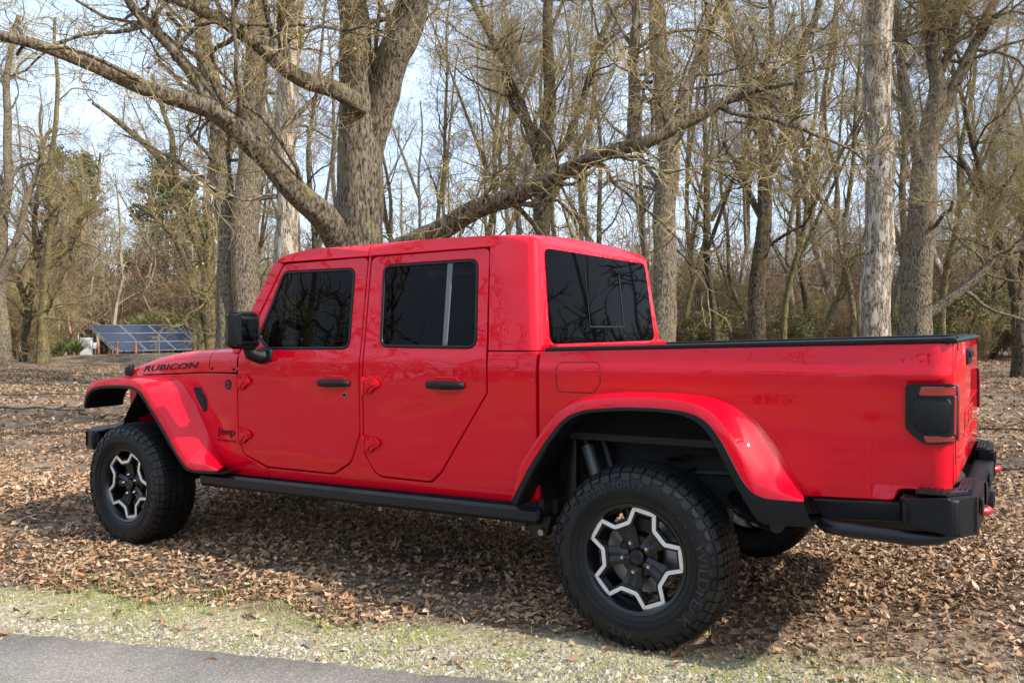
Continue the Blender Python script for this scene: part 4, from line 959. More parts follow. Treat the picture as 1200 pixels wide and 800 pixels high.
# ================================================================== TREES
def bark_material(name, c1, c2, lichen, lamt=.5, scale=1.0, patch=None):
    m = bpy.data.materials.new(name); m.use_nodes = True; nt, N, L = nodes(m); b = N['Principled BSDF']; b.inputs['Roughness'].default_value = .92; b.inputs['Specular IOR Level'].default_value = .15
    tc = N.new('ShaderNodeTexCoord'); mp = N.new('ShaderNodeMapping'); mp.inputs['Scale'].default_value = (1, 1, .30); L.new(tc.outputs['Object'], mp.inputs[0])
    def noise(s, src, d=6):
        n = N.new('ShaderNodeTexNoise'); n.inputs['Scale'].default_value = s*scale; n.inputs['Detail'].default_value = d; n.inputs['Roughness'].default_value = .65; L.new(src, n.inputs['Vector']); return n.outputs[0]
    a = noise(34, mp.outputs[0], 9); c = ramp(nt, [(.38, tuple(q*.28 for q in c1)), (.455, c1), (.58, c2), (.70, tuple(q*1.25 for q in c2))], a)
    ln = noise(2.6, tc.outputs['Object']); lf = ramp(nt, [(.5, (0, 0, 0)), (.66, (lamt,)*3)], ln)
    mx = N.new('ShaderNodeMix'); mx.data_type = 'RGBA'; L.new(lf, mx.inputs[0]); L.new(c, mx.inputs[6]); mx.inputs[7].default_value = (*lichen, 1); out = mx.outputs[2]
    if patch:
        pn = noise(7, mp.outputs[0]); pf = ramp(nt, [(.52, (0, 0, 0)), (.56, (.9, .9, .9))], pn); m2 = N.new('ShaderNodeMix'); m2.data_type = 'RGBA'; L.new(pf, m2.inputs[0]); L.new(out, m2.inputs[6]); m2.inputs[7].default_value = (*patch, 1); out = m2.outputs[2]
    L.new(out, b.inputs['Base Color'])
    bp = N.new('ShaderNodeBump'); bp.inputs['Strength'].default_value = 1.0; bp.inputs['Distance'].default_value = .05; L.new(a, bp.inputs['Height']); L.new(bp.outputs[0], b.inputs['Normal'])
    return m
BK_GREY = bark_material('grey_furrowed_bark', (.105, .082, .055), (.255, .21, .155), (.235, .20, .095), .55)
BK_PALE = bark_material('pale_patchy_bark', (.15, .115, .08), (.33, .275, .215), (.24, .20, .10), .3, patch=(.50, .44, .36))
BK_DARK = bark_material('dark_bark', (.05, .038, .027), (.15, .118, .08), (.18, .15, .05), .55)
BK_OLIVE = bark_material('lichened_bark', (.10, .08, .045), (.22, .18, .10), (.30, .245, .07), .8)
def twig_mat(name, a, b_):
    return mat(name, a, .9, spec=.12, vscale=1.6, col2=b_)
TW_TAN = twig_mat('tan_twigs', (.15, .11, .055), (.42, .33, .16)); TW_GREY = twig_mat('grey_twigs', (.12, .092, .058), (.30, .24, .15))
TW_RED = twig_mat('russet_twigs', (.17, .105, .065), (.31, .20, .125)); TW_GOLD = twig_mat('golden_twigs', (.42, .30, .13), (.5, .38, .18))
TW_FAR = twig_mat('distant_twigs', (.21, .165, .105), (.38, .315, .21))

def unit(v): return v/np.maximum(1e-9, np.linalg.norm(v, axis=-1, keepdims=True))
def sprout(P, Rd, rg, k, t0, t1, ang, length, r_ratio, rmin, nseg, wig, up, tip=.35, rcap=9):
    """children along parents P (B,N,3) with radii Rd (B,N)"""
    B, N_, _ = P.shape; idx = np.repeat(np.arange(B), k); n = len(idx); t = rg.uniform(t0, t1, n); nc = max(2, k//2); cl = rg.uniform(t0, t1, (B, nc)); pick = cl[idx, rg.integers(0, nc, n)]+rg.normal(0, .02, n); t = np.where(rg.uniform(0, 1, n) < .55, pick, t); t = np.clip(t, t0, min(t1, .999))*(N_-1); i = np.minimum(t.astype(int), N_-2); f = (t-i)[:, None]
    st = P[idx, i]*(1-f)+P[idx, i+1]*f; T = unit(P[idx, i+1]-P[idx, i]); pr = Rd[idx, i]*(1-f[:, 0])+Rd[idx, i+1]*f[:, 0]
    rnd = unit(np.cross(T, rg.normal(size=(n, 3)))); a = rg.normal(ang, .22, n)[:, None]; D = unit(np.cos(a)*T+np.sin(a)*rnd+np.array([0, 0, up*1.2]))
    Ln = rg.uniform(length[0], length[1], n)*(1-.45*(t/(N_-1))); step = (Ln/nseg)[:, None]; pts = [st]
    bend = rg.normal(0, wig*.35, (n, 3))
    for s in range(nseg):
        D = unit(D+rg.normal(0, wig, (n, 3))+bend+np.array([0, 0, up])); pts.append(pts[-1]+D*step)
    r0 = np.clip(np.minimum(pr*r_ratio*rg.uniform(.7, 1.1, n), rcap*Ln/3), rmin, None); rr = r0[:, None]*np.linspace(1, tip, nseg+1)[None]; rr = np.maximum(rr, rmin*.6)
    return np.stack(pts, 1), rr
def sweep(P, Rd, sides, rough=0.0, rg=None):
    B, N_, _ = P.shape; T = unit(np.gradient(P, axis=1)); m = unit(T.mean(1)); ref = np.where(np.abs(m[:, 2:3]) < .8, np.array([[0, 0, 1.]]), np.array([[1., 0, 0]]))[:, None]
    A = unit(np.cross(T, ref)); Bv = np.cross(T, A); a = np.arange(sides)*2*PI/sides; rr = Rd[:, :, None]*np.ones((1, 1, sides))
    if rough:
        lob = 1+rough*np.sin(a*3+rg.uniform(0, 6, (B, 1, 1)))+rough*.7*np.sin(a*5+rg.uniform(0, 6, (B, 1, 1))+np.arange(N_)[None, :, None]*.35); rr = rr*(lob+rg.normal(0, rough*.35, rr.shape))
    V = P[:, :, None]+(A[:, :, None]*np.cos(a)[None, None, :, None]+Bv[:, :, None]*np.sin(a)[None, None, :, None])*rr[..., None]
    ii = np.arange(B*N_*sides).reshape(B, N_, sides); j = np.roll(ii, -1, 2); F = np.stack([ii[:, :-1], j[:, :-1], j[:, 1:], ii[:, 1:]], -1).reshape(-1, 4)
    return V.reshape(-1, 3), F
def join(parts):
    vs, fs, o = [], [], 0
    for v, f in parts: vs.append(v); fs.append(f+o); o += len(v)
    return np.concatenate(vs), np.concatenate(fs)
def stem(pts, rad, n=26, sm=3):
    P = np.array([[*p, r] for p, r in zip(pts, rad)], float); Q = resample(P, n, sm); return Q[None, :, :3], Q[None, :, 3]
class Tree:
    def __init__(s, seed): s.rg = np.random.default_rng(seed); s.trunk = []; s.twig = []; s.tips = []
    def add_stem(s, pts, rad, n=34, sides=16, rough=.06, limb=None, lv=(9, 8, 8, 4), t=(.15, 1), L=((1.6, 3.4), (.8, 1.7), (.35, .9), (.15, .4)), ang=.95, up=.04, wig=.24, rcap=.05):
        P, R_ = stem(pts, rad, n)
        if P.shape[1] > 20:      # limbs wander a little
            w_ = s.rg.normal(0, 1, P.shape); w_[:, :1] = 0
            for _ in range(3): w_[:, 1:-1] = (w_[:, :-2]+w_[:, 1:-1]+w_[:, 2:])/3
            sg_ = np.linalg.norm(np.diff(P, axis=1), axis=2).mean(); P = P+w_*np.minimum(R_[..., None], sg_*.55)*np.linspace(0, 1, P.shape[1])[None, :, None]**.5
        s.trunk.append(sweep(P, R_, sides, rough, s.rg))
        k_, rk = sprout(P, R_, s.rg, max(3, n//6), t[0]*.6, .85, 1.15, (.10, .34), .42, .012, 3, .2, 0, .75, .5); s.trunk.append(sweep(k_, rk, 6, .05, s.rg))
        s.branch(P, R_, lv, t, L, ang, up, wig, rcap)
    def branch(s, P, R_, lv, t, L, ang, up, wig, rcap):
        if not lv: return
        a, ra = sprout(P, R_, s.rg, lv[0], t[0], t[1], ang, L[0], .5, .012, 9, wig, up, .3, rcap); s.trunk.append(sweep(a, ra, 6))
        if len(lv) < 2: return
        b, rb_ = sprout(a, ra, s.rg, lv[1], .12, .98, .85, L[1], .6, .007, 7, wig, up*.8, .35, .02); s.twig.append(sweep(b, rb_, 4))
        if len(lv) < 3: return
        c, rc = sprout(b, rb_, s.rg, lv[2], .1, 1, .8, L[2], .6, .0042, 5, wig*.9, up*.7, .5, .012); s.twig.append(sweep(c, rc, 3)); s.tips.append(c[:, -1])
        if len(lv) < 4: return
        d, rd_ = sprout(c, rc, s.rg, lv[3], .15, 1, .8, L[3], .6, .0030, 3, wig*.8, up, .6, .01); s.twig.append(sweep(d, rd_, 3)); s.tips.append(d[:, -1])
    def meshes(s, bark, tw):
        v, f = join(s.trunk); m1 = arrays_mesh('trunk', v, f, bark); m2 = None
        if s.twig: v, f = join(s.twig); m2 = arrays_mesh('crown', v, f, tw, smooth=False)
        return m1, m2
def place_tree(kind, base, m1, m2, label, cat='tree', group=None, rz=0, sc_=1.0, leaves=None, origin=None):
    e = empty(kind, base, label, cat, group); e.rotation_euler = (0, 0, rz); e.scale = (sc_,)*3
    a = link('trunk', m1, None, e)
    if origin is not None: a.location = -Vector(origin)
    if m2:
        b = link('crown', m2, None, e)
        if origin is not None: b.location = -Vector(origin)
    if leaves is not None:
        c = link('clinging_leaves', leaves, None, e)
        if origin is not None: c.location = -Vector(origin)
    return e
def tip_leaves(tips, n, size, pal, rg, name='clinging_leaves'):
    T = np.concatenate(tips); T = T[rg.choice(len(T), min(n, len(T)), replace=False)]; n = len(T)
    b = np.array([[0, 0, 0], [.4, .5, .1], [0, 1, -.1], [-.4, .5, .1]]); P = np.repeat(b[None], n, 0)*(size*rg.uniform(.5, 1.3, n))[:, None, None]; P = np.einsum('nij,nkj->nki', rot_mats(n, 1.2, rg), P)+T[:, None]
    c = np.array(pal)[rg.integers(0, len(pal), n)]*rg.uniform(.8, 1.2, (n, 1)); return arrays_mesh(name, P.reshape(-1, 3), np.arange(4*n).reshape(n, 4), FOLM, smooth=False, cols=np.repeat(np.c_[c, np.ones(n)], 4, 0))
RUSS = [[.30, .16, .08], [.24, .12, .06], [.36, .22, .11]]; YEL = [[.62, .44, .06], [.55, .36, .05], [.5, .45, .1]]

def px_line(pts, depth):
    """pts: (px, py, width px[, depth offset]) -> world points and radii at that depth"""
    P, R_ = [], []
    for q in pts:
        d = depth+(q[3] if len(q) > 3 else 0); p = pt(q[0], q[1], d); P.append(p); R_.append(q[2]/2*d/FPX)
    return P, R_
def to_ground(P, R_, flare=1.25):
    b = P[0]; g0 = float(gh(b.x, b.y))-.1; return [Vector((b.x, b.y, g0)), Vector((b.x, b.y, g0+.35))]+P, [R_[0]*flare*1.05, R_[0]*flare*.9]+R_

def specimen(kind, depth, stems, seed, bark, tw, label, leaves=None, **kw):
    T = Tree(seed); org = None
    for k, s_ in enumerate(stems):
        opt = {}
        if isinstance(s_, tuple) and isinstance(s_[-1], dict): opt = s_[-1]; s_ = s_[0]
        P, R_ = px_line(s_, depth)
        if opt.pop('root', k == 0): P, R_ = to_ground(P, R_)
        if org is None: org = Vector((P[0].x, P[0].y, P[0].z+.1))
        T.add_stem(P, R_, **{**kw, **opt})
    m1, m2 = T.meshes(bark, tw); lf = None
    if leaves and T.tips: lf = tip_leaves(T.tips, leaves[0], leaves[1], leaves[2], T.rg)
    return place_tree(kind, org, m1, m2, label, leaves=lf, origin=org)
NR = {'root': False}
# A: the big oak behind the cab, with its three long limbs
specimen('oak_tree', 10.6, [
    ([(421, 330, 58.5), (420, 270, 55.0), (419, 200, 51.6), (423, 140, 48.2), (421, 80, 39.6), (420, 20, 34.4), (416, -60, 31.0), (405, -160, 25.8)], dict(t=(.55, 1), lv=(10, 7, 7, 4))),
    ([(421, 215, 36, .15), (436, 150, 39.6, .1), (452, 95, 37.8, 0), (476, 35, 34.4, -.2), (500, -30, 31.0, -.4), (535, -110, 24.1, -.6)], dict(root=False, t=(.5, 1), lv=(7, 7, 7, 4))),
    ([(404, 300, 34.4, 0), (385, 262, 32.7, -.4), (352, 225, 29.2, -.9), (305, 178, 26.7, -1.3), (252, 128, 23.2, -1.7), (185, 100, 18.9, -2.1), (110, 78, 15.5, -2.5), (45, 52, 12.9, -2.8), (-40, 28, 10.3, -3.1), (-130, 10, 6.9, -3.4)], dict(root=False, t=(.2, 1), lv=(18, 7, 5, 3), L=((.7, 2.8), (.5, 1.5), (.3, .8), (.15, .35)))),
    ([(252, 128, 15.5, -1.7), (238, 105, 14.6, -1.7), (205, 60, 12.9, -1.8), (160, 15, 10.3, -1.9), (120, -40, 7.7, -2)], dict(root=False, t=(.2, 1), lv=(7, 6, 5, 3), L=((.6, 2.2), (.4, 1.0), (.25, .6), (.12, .3)))),
    ([(424, 125, 22.4, -.2), (398, 108, 20.6, -.6), (355, 93, 18.1, -1.0), (328, 78, 18.9, -1.2), (300, 52, 15.5, -1.4), (255, 20, 13.8, -1.7), (205, 0, 12.0, -2.0), (140, -30, 8.6, -2.3)], dict(root=False, t=(.25, 1), lv=(9, 7, 5, 3), L=((.6, 2.4), (.4, 1.1), (.25, .6), (.12, .3)))),
    ([(335, 82, 14.6, -1.15), (331, 50, 12.9, -1.2), (333, 10, 11.2, -1.2), (322, -50, 7.7, -1.2)], dict(root=False, t=(.2, 1), lv=(5, 6, 5, 3), L=((.5, 1.6), (.4, 1.0), (.25, .6), (.12, .3)))),
    ([(428, 318, 34.4, 0), (470, 292, 29.2, -.3), (520, 266, 24.9, -.6), (560, 244, 23.2, -.9), (610, 228, 20.6, -1.1), (660, 200, 18.9, -1.3), (705, 184, 17.2, -1.5), (760, 162, 15.5, -1.7), (805, 148, 13.8, -1.8), (836, 128, 12.9, -1.9), (846, 116, 11.2, -1.9), (880, 108, 6.9, -2.0), (930, 98, 4.3, -2.2)], dict(root=False, n=44, t=(.2, 1), lv=(19, 7, 5, 3), L=((.6, 2.6), (.5, 1.5), (.3, .8), (.15, .35)), wig=.3)),
    ([(842, 122, 9.5, -1.9), (860, 134, 6.9, -2.0), (905, 137, 6.0, -2.1), (935, 150, 5.2, -2.2), (975, 165, 3.4, -2.3), (1010, 182, 2.6, -2.4)], dict(root=False, t=(.2, 1), lv=(8, 6, 5, 3), L=((.3, 1.3), (.3, .8), (.2, .5), (.1, .3)), wig=.32)),
    ([(742, 168, 16.3, -1.6), (745, 120, 14.6, -1.6), (741, 70, 12.9, -1.6), (748, 20, 11.2, -1.6), (744, -40, 8.6, -1.6)], dict(root=False, t=(.3, 1), lv=(7, 6, 5, 3), L=((.5, 1.9), (.4, 1.0), (.25, .6), (.12, .3)))),
    ], 101, BK_GREY, TW_TAN, 'huge grey oak trunk rising behind the cab roof, with limbs reaching far left and right', leaves=(260, .05, RUSS+YEL), n=40, sides=20)
def dark_hole(): pass
specimen('oak_tree', 23, [
    ([(266, 400, 30), (264, 330, 28), (268, 260, 26), (262, 180, 24), (252, 100, 22), (240, 30, 18), (230, -60, 14)], dict(t=(.35, 1), lv=(14, 7, 6, 4))),
    ([(291, 400, 34, -.3), (288, 330, 32, -.3), (290, 250, 30, -.3), (296, 170, 28), (298, 90, 26), (306, 10, 22), (300, -80, 16)], dict(root=True, t=(.35, 1), lv=(14, 7, 6, 4)))], 102, BK_GREY, TW_TAN, 'pair of tall grey trunks standing close together just left of the windscreen', leaves=(120, .08, RUSS), L=((2, 4.5), (1, 2.2), (.5, 1.1), (.2, .5)), rcap=.09)
specimen('sycamore_tree', 20, [[(332, 395, 27), (333, 320, 27), (336, 240, 25), (330, 160, 24), (338, 80, 22), (346, 10, 20), (350, -80, 15)]], 103, BK_PALE, TW_GREY, 'pale patchy barked trunk just above the windscreen, left of the huge oak', t=(.4, 1), lv=(12, 7, 6, 4), L=((1.6, 3.5), (.8, 2), (.4, 1), (.2, .5)))
specimen('olive_barked_tree', 27, [
    ([(247, 405, 17), (243, 360, 15), (240, 310, 13), (228, 260, 11), (196, 200, 9), (160, 158, 7), (110, 120, 4)], dict(wig=.28)),
    ([(246, 360, 12), (248, 300, 11), (244, 240, 10), (250, 180, 8), (248, 110, 6)], NR), ([(242, 320, 11), (224, 265, 10), (206, 215, 8), (202, 160, 6), (180, 90, 4)], NR), ([(238, 400, 13), (232, 350, 11), (215, 300, 9), (190, 262, 6), (160, 240, 4)], dict(root=True)),
    ([(248, 250, 8), (266, 200, 7), (276, 140, 5), (290, 90, 4)], NR)], 104, BK_OLIVE, TW_TAN, 'many-stemmed olive barked tree at the right end of the solar panels', leaves=(340, .09, YEL), t=(.2, 1), lv=(11, 7, 6, 3), L=((1.4, 3.2), (.8, 1.8), (.4, .9), (.2, .4)), rcap=.05)
specimen('oak_tree', 34, [([(2, 424, 16), (4, 380, 15), (-2, 330, 14), (2, 270, 12), (14, 210, 10), (6, 120, 8), (20, 20, 5)], {}), ([(0, 330, 10), (20, 280, 8), (34, 220, 6), (60, 150, 4)], NR)], 105, BK_GREY, TW_TAN, 'grey tree at the far left edge of the view', t=(.3, 1), lv=(14, 8, 6, 3), L=((2, 4.5), (1, 2.2), (.5, 1.1), (.2, .5)), rcap=.08)
specimen('oak_tree', 38, [([(28, 420, 10), (30, 395, 9), (33, 360, 8), (24, 330, 6), (10, 310, 4)], {}), ([(33, 362, 7), (44, 320, 6), (38, 260, 5), (50, 200, 4), (46, 120, 3)], NR), ([(38, 300, 5), (60, 250, 4), (85, 215, 3)], NR)], 106, BK_DARK, TW_TAN, 'thin dark forked tree, second from the left edge', t=(.25, 1), lv=(12, 8, 6, 3), L=((2, 4.5), (1, 2.2), (.5, 1.1), (.2, .5)), rcap=.07)
specimen('oak_tree', 37, [([(50, 417, 13), (49, 380, 11), (52, 330, 9), (60, 270, 8), (56, 200, 6), (70, 120, 5), (62, 20, 3)], {}), ([(44, 416, 8), (48, 370, 7), (64, 340, 6), (84, 300, 5), (96, 240, 4)], dict(root=True)), ([(54, 320, 6), (80, 275, 5), (110, 238, 4), (120, 180, 3)], NR)], 107, BK_OLIVE, TW_TAN, 'twin-stemmed tree nearest the left end of the solar panels', t=(.25, 1), lv=(13, 8, 6, 3), L=((2, 4.5), (1, 2.2), (.5, 1.1), (.2, .5)), rcap=.07)
specimen('oak_tree', 24, [
    ([(634, 400, 22), (632, 300, 20), (634, 220, 19), (640, 165, 17), (648, 110, 14), (640, 40, 12), (646, -60, 8)], {}), ([(633, 190, 13), (614, 130, 11), (590, 70, 9), (560, 20, 7), (540, -40, 5)], NR), ([(636, 210, 10), (668, 160, 9), (690, 90, 7), (720, 10, 6)], NR), ([(634, 160, 9), (612, 140, 8), (600, 122, 6), (590, 60, 5)], NR)], 108, BK_DARK, TW_TAN, 'dark many-branched tree rising behind the rear end of the cab roof', t=(.3, 1), lv=(12, 8, 6, 4), L=((1.6, 4), (1, 2), (.5, 1.1), (.2, .5)), rcap=.07, leaves=(150, .07, RUSS))
specimen('oak_tree', 21, [
    ([(776, 400, 30), (777, 330, 27), (779, 260, 26), (782, 180, 24), (776, 100, 22), (770, 30, 20), (774, -60, 15)], {}), ([(784, 190, 14), (800, 120, 12), (824, 55, 11), (846, 0, 9), (866, -60, 7)], NR)], 109, BK_GREY, TW_GREY, 'tall grey tree just right of the rear cab window', t=(.35, 1), lv=(13, 8, 6, 4), L=((1.6, 3.8), (1, 2), (.5, 1.1), (.2, .5)), rcap=.07, leaves=(200, .06, RUSS))
specimen('oak_tree', 26, [
    ([(888, 402, 20), (886, 350, 18), (892, 290, 17), (896, 220, 16), (894, 165, 12), (876, 90, 10), (852, 40, 9), (846, -20, 6)], {}), ([(896, 215, 13), (916, 170, 12), (936, 110, 10), (944, 50, 9), (966, -20, 7)], NR), ([(896, 200, 8), (890, 120, 7), (905, 40, 6), (900, -50, 4)], NR), ([(890, 250, 6), (868, 205, 6), (850, 170, 4)], NR)], 110, BK_DARK, TW_TAN, 'dark forked tree above the middle of the truck bed', t=(.3, 1), lv=(12, 8, 6, 4), L=((1.6, 4), (1, 2.1), (.5, 1.1), (.2, .5)), rcap=.07, leaves=(160, .07, RUSS))
specimen('sycamore_tree', 17.5, [[(1027, 405, 34), (1028, 340, 32), (1030, 260, 31), (1029, 180, 31), (1028, 100, 30), (1026, 30, 30), (1028, -60, 26), (1030, -150, 20)]], 111, BK_PALE, TW_GREY, 'straight pale trunk with patchy bark above the tail end of the truck bed', t=(.2, 1), lv=(12, 7, 6, 4), L=((.8, 2.6), (.7, 1.6), (.4, 1), (.2, .5)), rcap=.04, leaves=(200, .05, RUSS))
specimen('oak_tree', 21, [
    ([(1074, 410, 38), (1076, 340, 34), (1078, 270, 32), (1082, 200, 28), (1092, 150, 24), (1098, 90, 17), (1092, 30, 14), (1080, -30, 10)], {}), ([(1078, 190, 15), (1066, 140, 13), (1060, 90, 11), (1050, 20, 9), (1040, -50, 6)], NR), ([(1092, 160, 17), (1112, 118, 14), (1134, 70, 12), (1158, 25, 11), (1180, -30, 8)], NR), ([(1100, 90, 10), (1118, 50, 9), (1122, -10, 7)], NR), ([(1080, 372, 14), (1110, 352, 11), (1140, 328, 10), (1170, 298, 9), (1215, 288, 7)], dict(root=False, up=.08))], 112, BK_GREY, TW_TAN, 'stout forked grey tree just behind the tailgate end, with a low limb curving right', t=(.3, 1), lv=(12, 8, 6, 4), L=((1.4, 3.6), (1, 2), (.5, 1.1), (.2, .5)), rcap=.07, leaves=(420, .07, RUSS))
specimen('oak_tree', 24, [
    ([(1197, 428, 20), (1195, 380, 16), (1190, 330, 13), (1172, 285, 10), (1150, 240, 8), (1130, 180, 6)], {}), ([(1193, 350, 12), (1204, 290, 11), (1196, 230, 9), (1210, 150, 7)], NR), ([(1180, 300, 8), (1150, 215, 7), (1136, 150, 6), (1120, 80, 4)], NR)], 113, BK_DARK, TW_TAN, 'dark crooked tree at the right edge of the view', t=(.25, 1), lv=(12, 8, 6, 4), L=((1.4, 3.6), (1, 2), (.5, 1.1), (.2, .5)), rcap=.06)

# background trees: four grown kinds, copied
def make_proto(seed, h, r, fork, bark, tw, lv=(13, 7, 6, 3)):
    T = Tree(seed); rg_ = T.rg
    x = np.cumsum(rg_.normal(0, h*.016, 9)); y = np.cumsum(rg_.normal(0, h*.016, 9)); x[:2] = 0; y[:2] = 0; zz = np.linspace(0, h, 9)
    T.add_stem([(a, b, c) for a, b, c in zip(x, y, zz-.1)], np.linspace(r, r*.22, 9)*np.r_[1.25, np.ones(8)], n=26, sides=9, t=(.14, 1), lv=lv, L=((1.4, 4.2), (.8, 2.1), (.4, 1.1), (.2, .5)), ang=.8, up=.06, rcap=.07)
    for k in range(fork):
        i = rg_.integers(2, 6); a = rg_.uniform(0, 2*PI); P = [(x[i], y[i], zz[i])]; d = .5+rg_.uniform(0, .35)
        for s_ in range(1, 6): P.append((x[i]+math.cos(a)*d*s_*h*.075, y[i]+math.sin(a)*d*s_*h*.075, zz[i]+s_*h*.10))
        T.add_stem(P, np.linspace(r*.6, r*.15, 6), n=18, sides=7, t=(.2, 1), lv=(9, 7, 6, 3), L=((1.2, 3.2), (.8, 1.8), (.4, 1), (.2, .5)), up=.05, rcap=.06)
    return T.meshes(bark, tw)
PR = [make_proto(201, 15, .17, 2, BK_GREY, TW_TAN), make_proto(202, 16, .14, 1, BK_DARK, TW_GREY), make_proto(203, 14, .12, 2, BK_OLIVE, TW_TAN), make_proto(204, 17, .20, 3, BK_PALE, TW_GREY), make_proto(205, 13, .10, 1, BK_OLIVE, TW_TAN), make_proto(206, 15, .13, 2, BK_DARK, TW_RED)]
DESC = ['grey bare tree with a twin crown', 'slender dark bare tree', 'thin lichened bare tree', 'broad pale-barked bare tree', 'spindly olive bare tree', 'dark bare tree with russet twigs']
ANCH = [(-400, -40, 'beyond the left edge'), (-40, 60, 'at the left edge'), (60, 230, 'behind the solar panels'), (230, 330, 'behind the windscreen'), (330, 430, 'behind the front door roof'), (430, 560, 'behind the rear door roof'), (560, 700, 'behind the cab corner'), (700, 800, 'right of the cab'), (800, 960, 'behind the truck bed'), (960, 1060, 'behind the straight pale trunk'), (1060, 1150, 'behind the tailgate'), (1150, 1260, 'at the right edge'), (1260, 1700, 'past the right edge')]
BGT = [(-60, 40, 0), (30, 50, 1), (205, 54, 0), (228, 42, 4), (305, 36, 2), (352, 40, 5), (372, 30, 1), (395, 46, 0), (462, 33, 2), (486, 42, 0), (502, 27, 4), (524, 38, 1), (548, 30, 2), (566, 46, 3), (590, 34, 4), (606, 29, 0), (655, 40, 3), (672, 30, 2), (692, 36, 1), (716, 27, 4), (742, 42, 0), (802, 33, 2), (822, 40, 5), (838, 30, 1), (858, 46, 3), (878, 36, 4), (918, 30, 2), (930, 44, 0), (948, 35, 1), (964, 27, 4), (984, 40, 3), (1000, 32, 2), (1046, 36, 0), (1060, 46, 1), (1104, 31, 2), (1122, 42, 3), (1136, 34, 4), (1152, 46, 0), (1166, 38, 1), (1180, 48, 3), (1222, 36, 2), (1260, 30, 0), (1330, 34, 1), (-140, 46, 2), (1400, 40, 3)]
cnt = {}
ORD = ['first', 'second', 'third', 'fourth', 'fifth', 'sixth', 'seventh', 'eighth', 'ninth', 'tenth', 'eleventh', 'twelfth', 'thirteenth', 'fourteenth', 'fifteenth', 'sixteenth', 'seventeenth', 'eighteenth']
for px_, dp_, kd in sorted(BGT):
    for a0_, a1_, an in ANCH:
        if a0_ <= px_ < a1_: break
    kk = (an,); cnt[kk] = cnt.get(kk, 0)+1
    p = at(px_, dp_); p.z = float(gh(p.x, p.y))
    place_tree('bare_tree', p, *PR[kd], f'{DESC[kd]} {an}, {ORD[cnt[kk]-1]} from left', group='bare trees in the wood behind the truck', rz=random.uniform(0, 6.28), sc_=random.uniform(.85, 1.2))

# far wood: too dense to count
def wood(name, n, pos, hrange, label, seed, lv=(10, 7, 5), tw=TW_FAR, rmin=(.03, .016, .011), full=True):
    rg_ = np.random.default_rng(seed); x, y = pos(rg_, n); z = gh(x, y); h = rg_.uniform(*hrange, n); N_ = 8; t_ = np.linspace(0, 1, N_)
    off = np.cumsum(rg_.normal(0, .28, (n, N_, 2)), 1); P = np.concatenate([np.stack([x, y], -1)[:, None]+off, (z[:, None]+h[:, None]*t_)[..., None]], -1); R_ = (rg_.uniform(.08, .22, n)[:, None])*np.linspace(1, .2, N_)
    parts = [sweep(P, R_, 5)]
    a, ra = sprout(P, R_, rg_, lv[0], .03, 1, .85, (1.8, 5), .5, rmin[0], 6, .25, .06, .4, .06); parts.append(sweep(a, ra, 3))
    b, rb_ = sprout(a, ra, rg_, lv[1], .1, 1, .85, (1, 2.6), .55, rmin[1], 4, .25, .05, .5); parts.append(sweep(b, rb_, 3))
    if len(lv) > 2:
        c, rc = sprout(b, rb_, rg_, lv[2], .1, 1, .85, (.5, 1.4), .6, rmin[2], 3, .25, .05, .6); parts.append(sweep(c, rc, 3))
    v, f = join(parts); o = link(name, arrays_mesh(name, v, f, tw, smooth=False)); tag(o, label, 'wood', kind='stuff'); return o
def arc(r0, r1, a0, a1):
    def f(rg_, n):
        r = np.sqrt(rg_.uniform(r0*r0, r1*r1, n)); a = rg_.uniform(a0, a1, n); fx, fy = -math.sin(YAW), math.cos(YAW); return CAM.x+(fx*np.cos(a)+fy*np.sin(a))*r, CAM.y+(fy*np.cos(a)-fx*np.sin(a))*r
    return f
wood('distant_wood', 190, arc(55, 95, -.66, .70), (7, 13), 'dense bare wood forming the far backdrop', 301)
wood('distant_scrub', 640, arc(56, 95, -.66, .70), (3.5, 8.5), 'tangled brown scrub under the far wood', 302, lv=(9, 6, 3), tw=TW_RED)
wood('wood_across_road', 200, arc(31, 70, .75, 5.6), (13, 20), 'bare wood on the far side of the road behind the viewer', 303, lv=(10, 6), rmin=(.08, .06, .05))
wood('scrub_across_road', 380, arc(30, 70, .75, 5.6), (2.5, 5), 'scrub on the far side of the road behind the viewer', 304, lv=(8, 6), rmin=(.06, .05, .04))

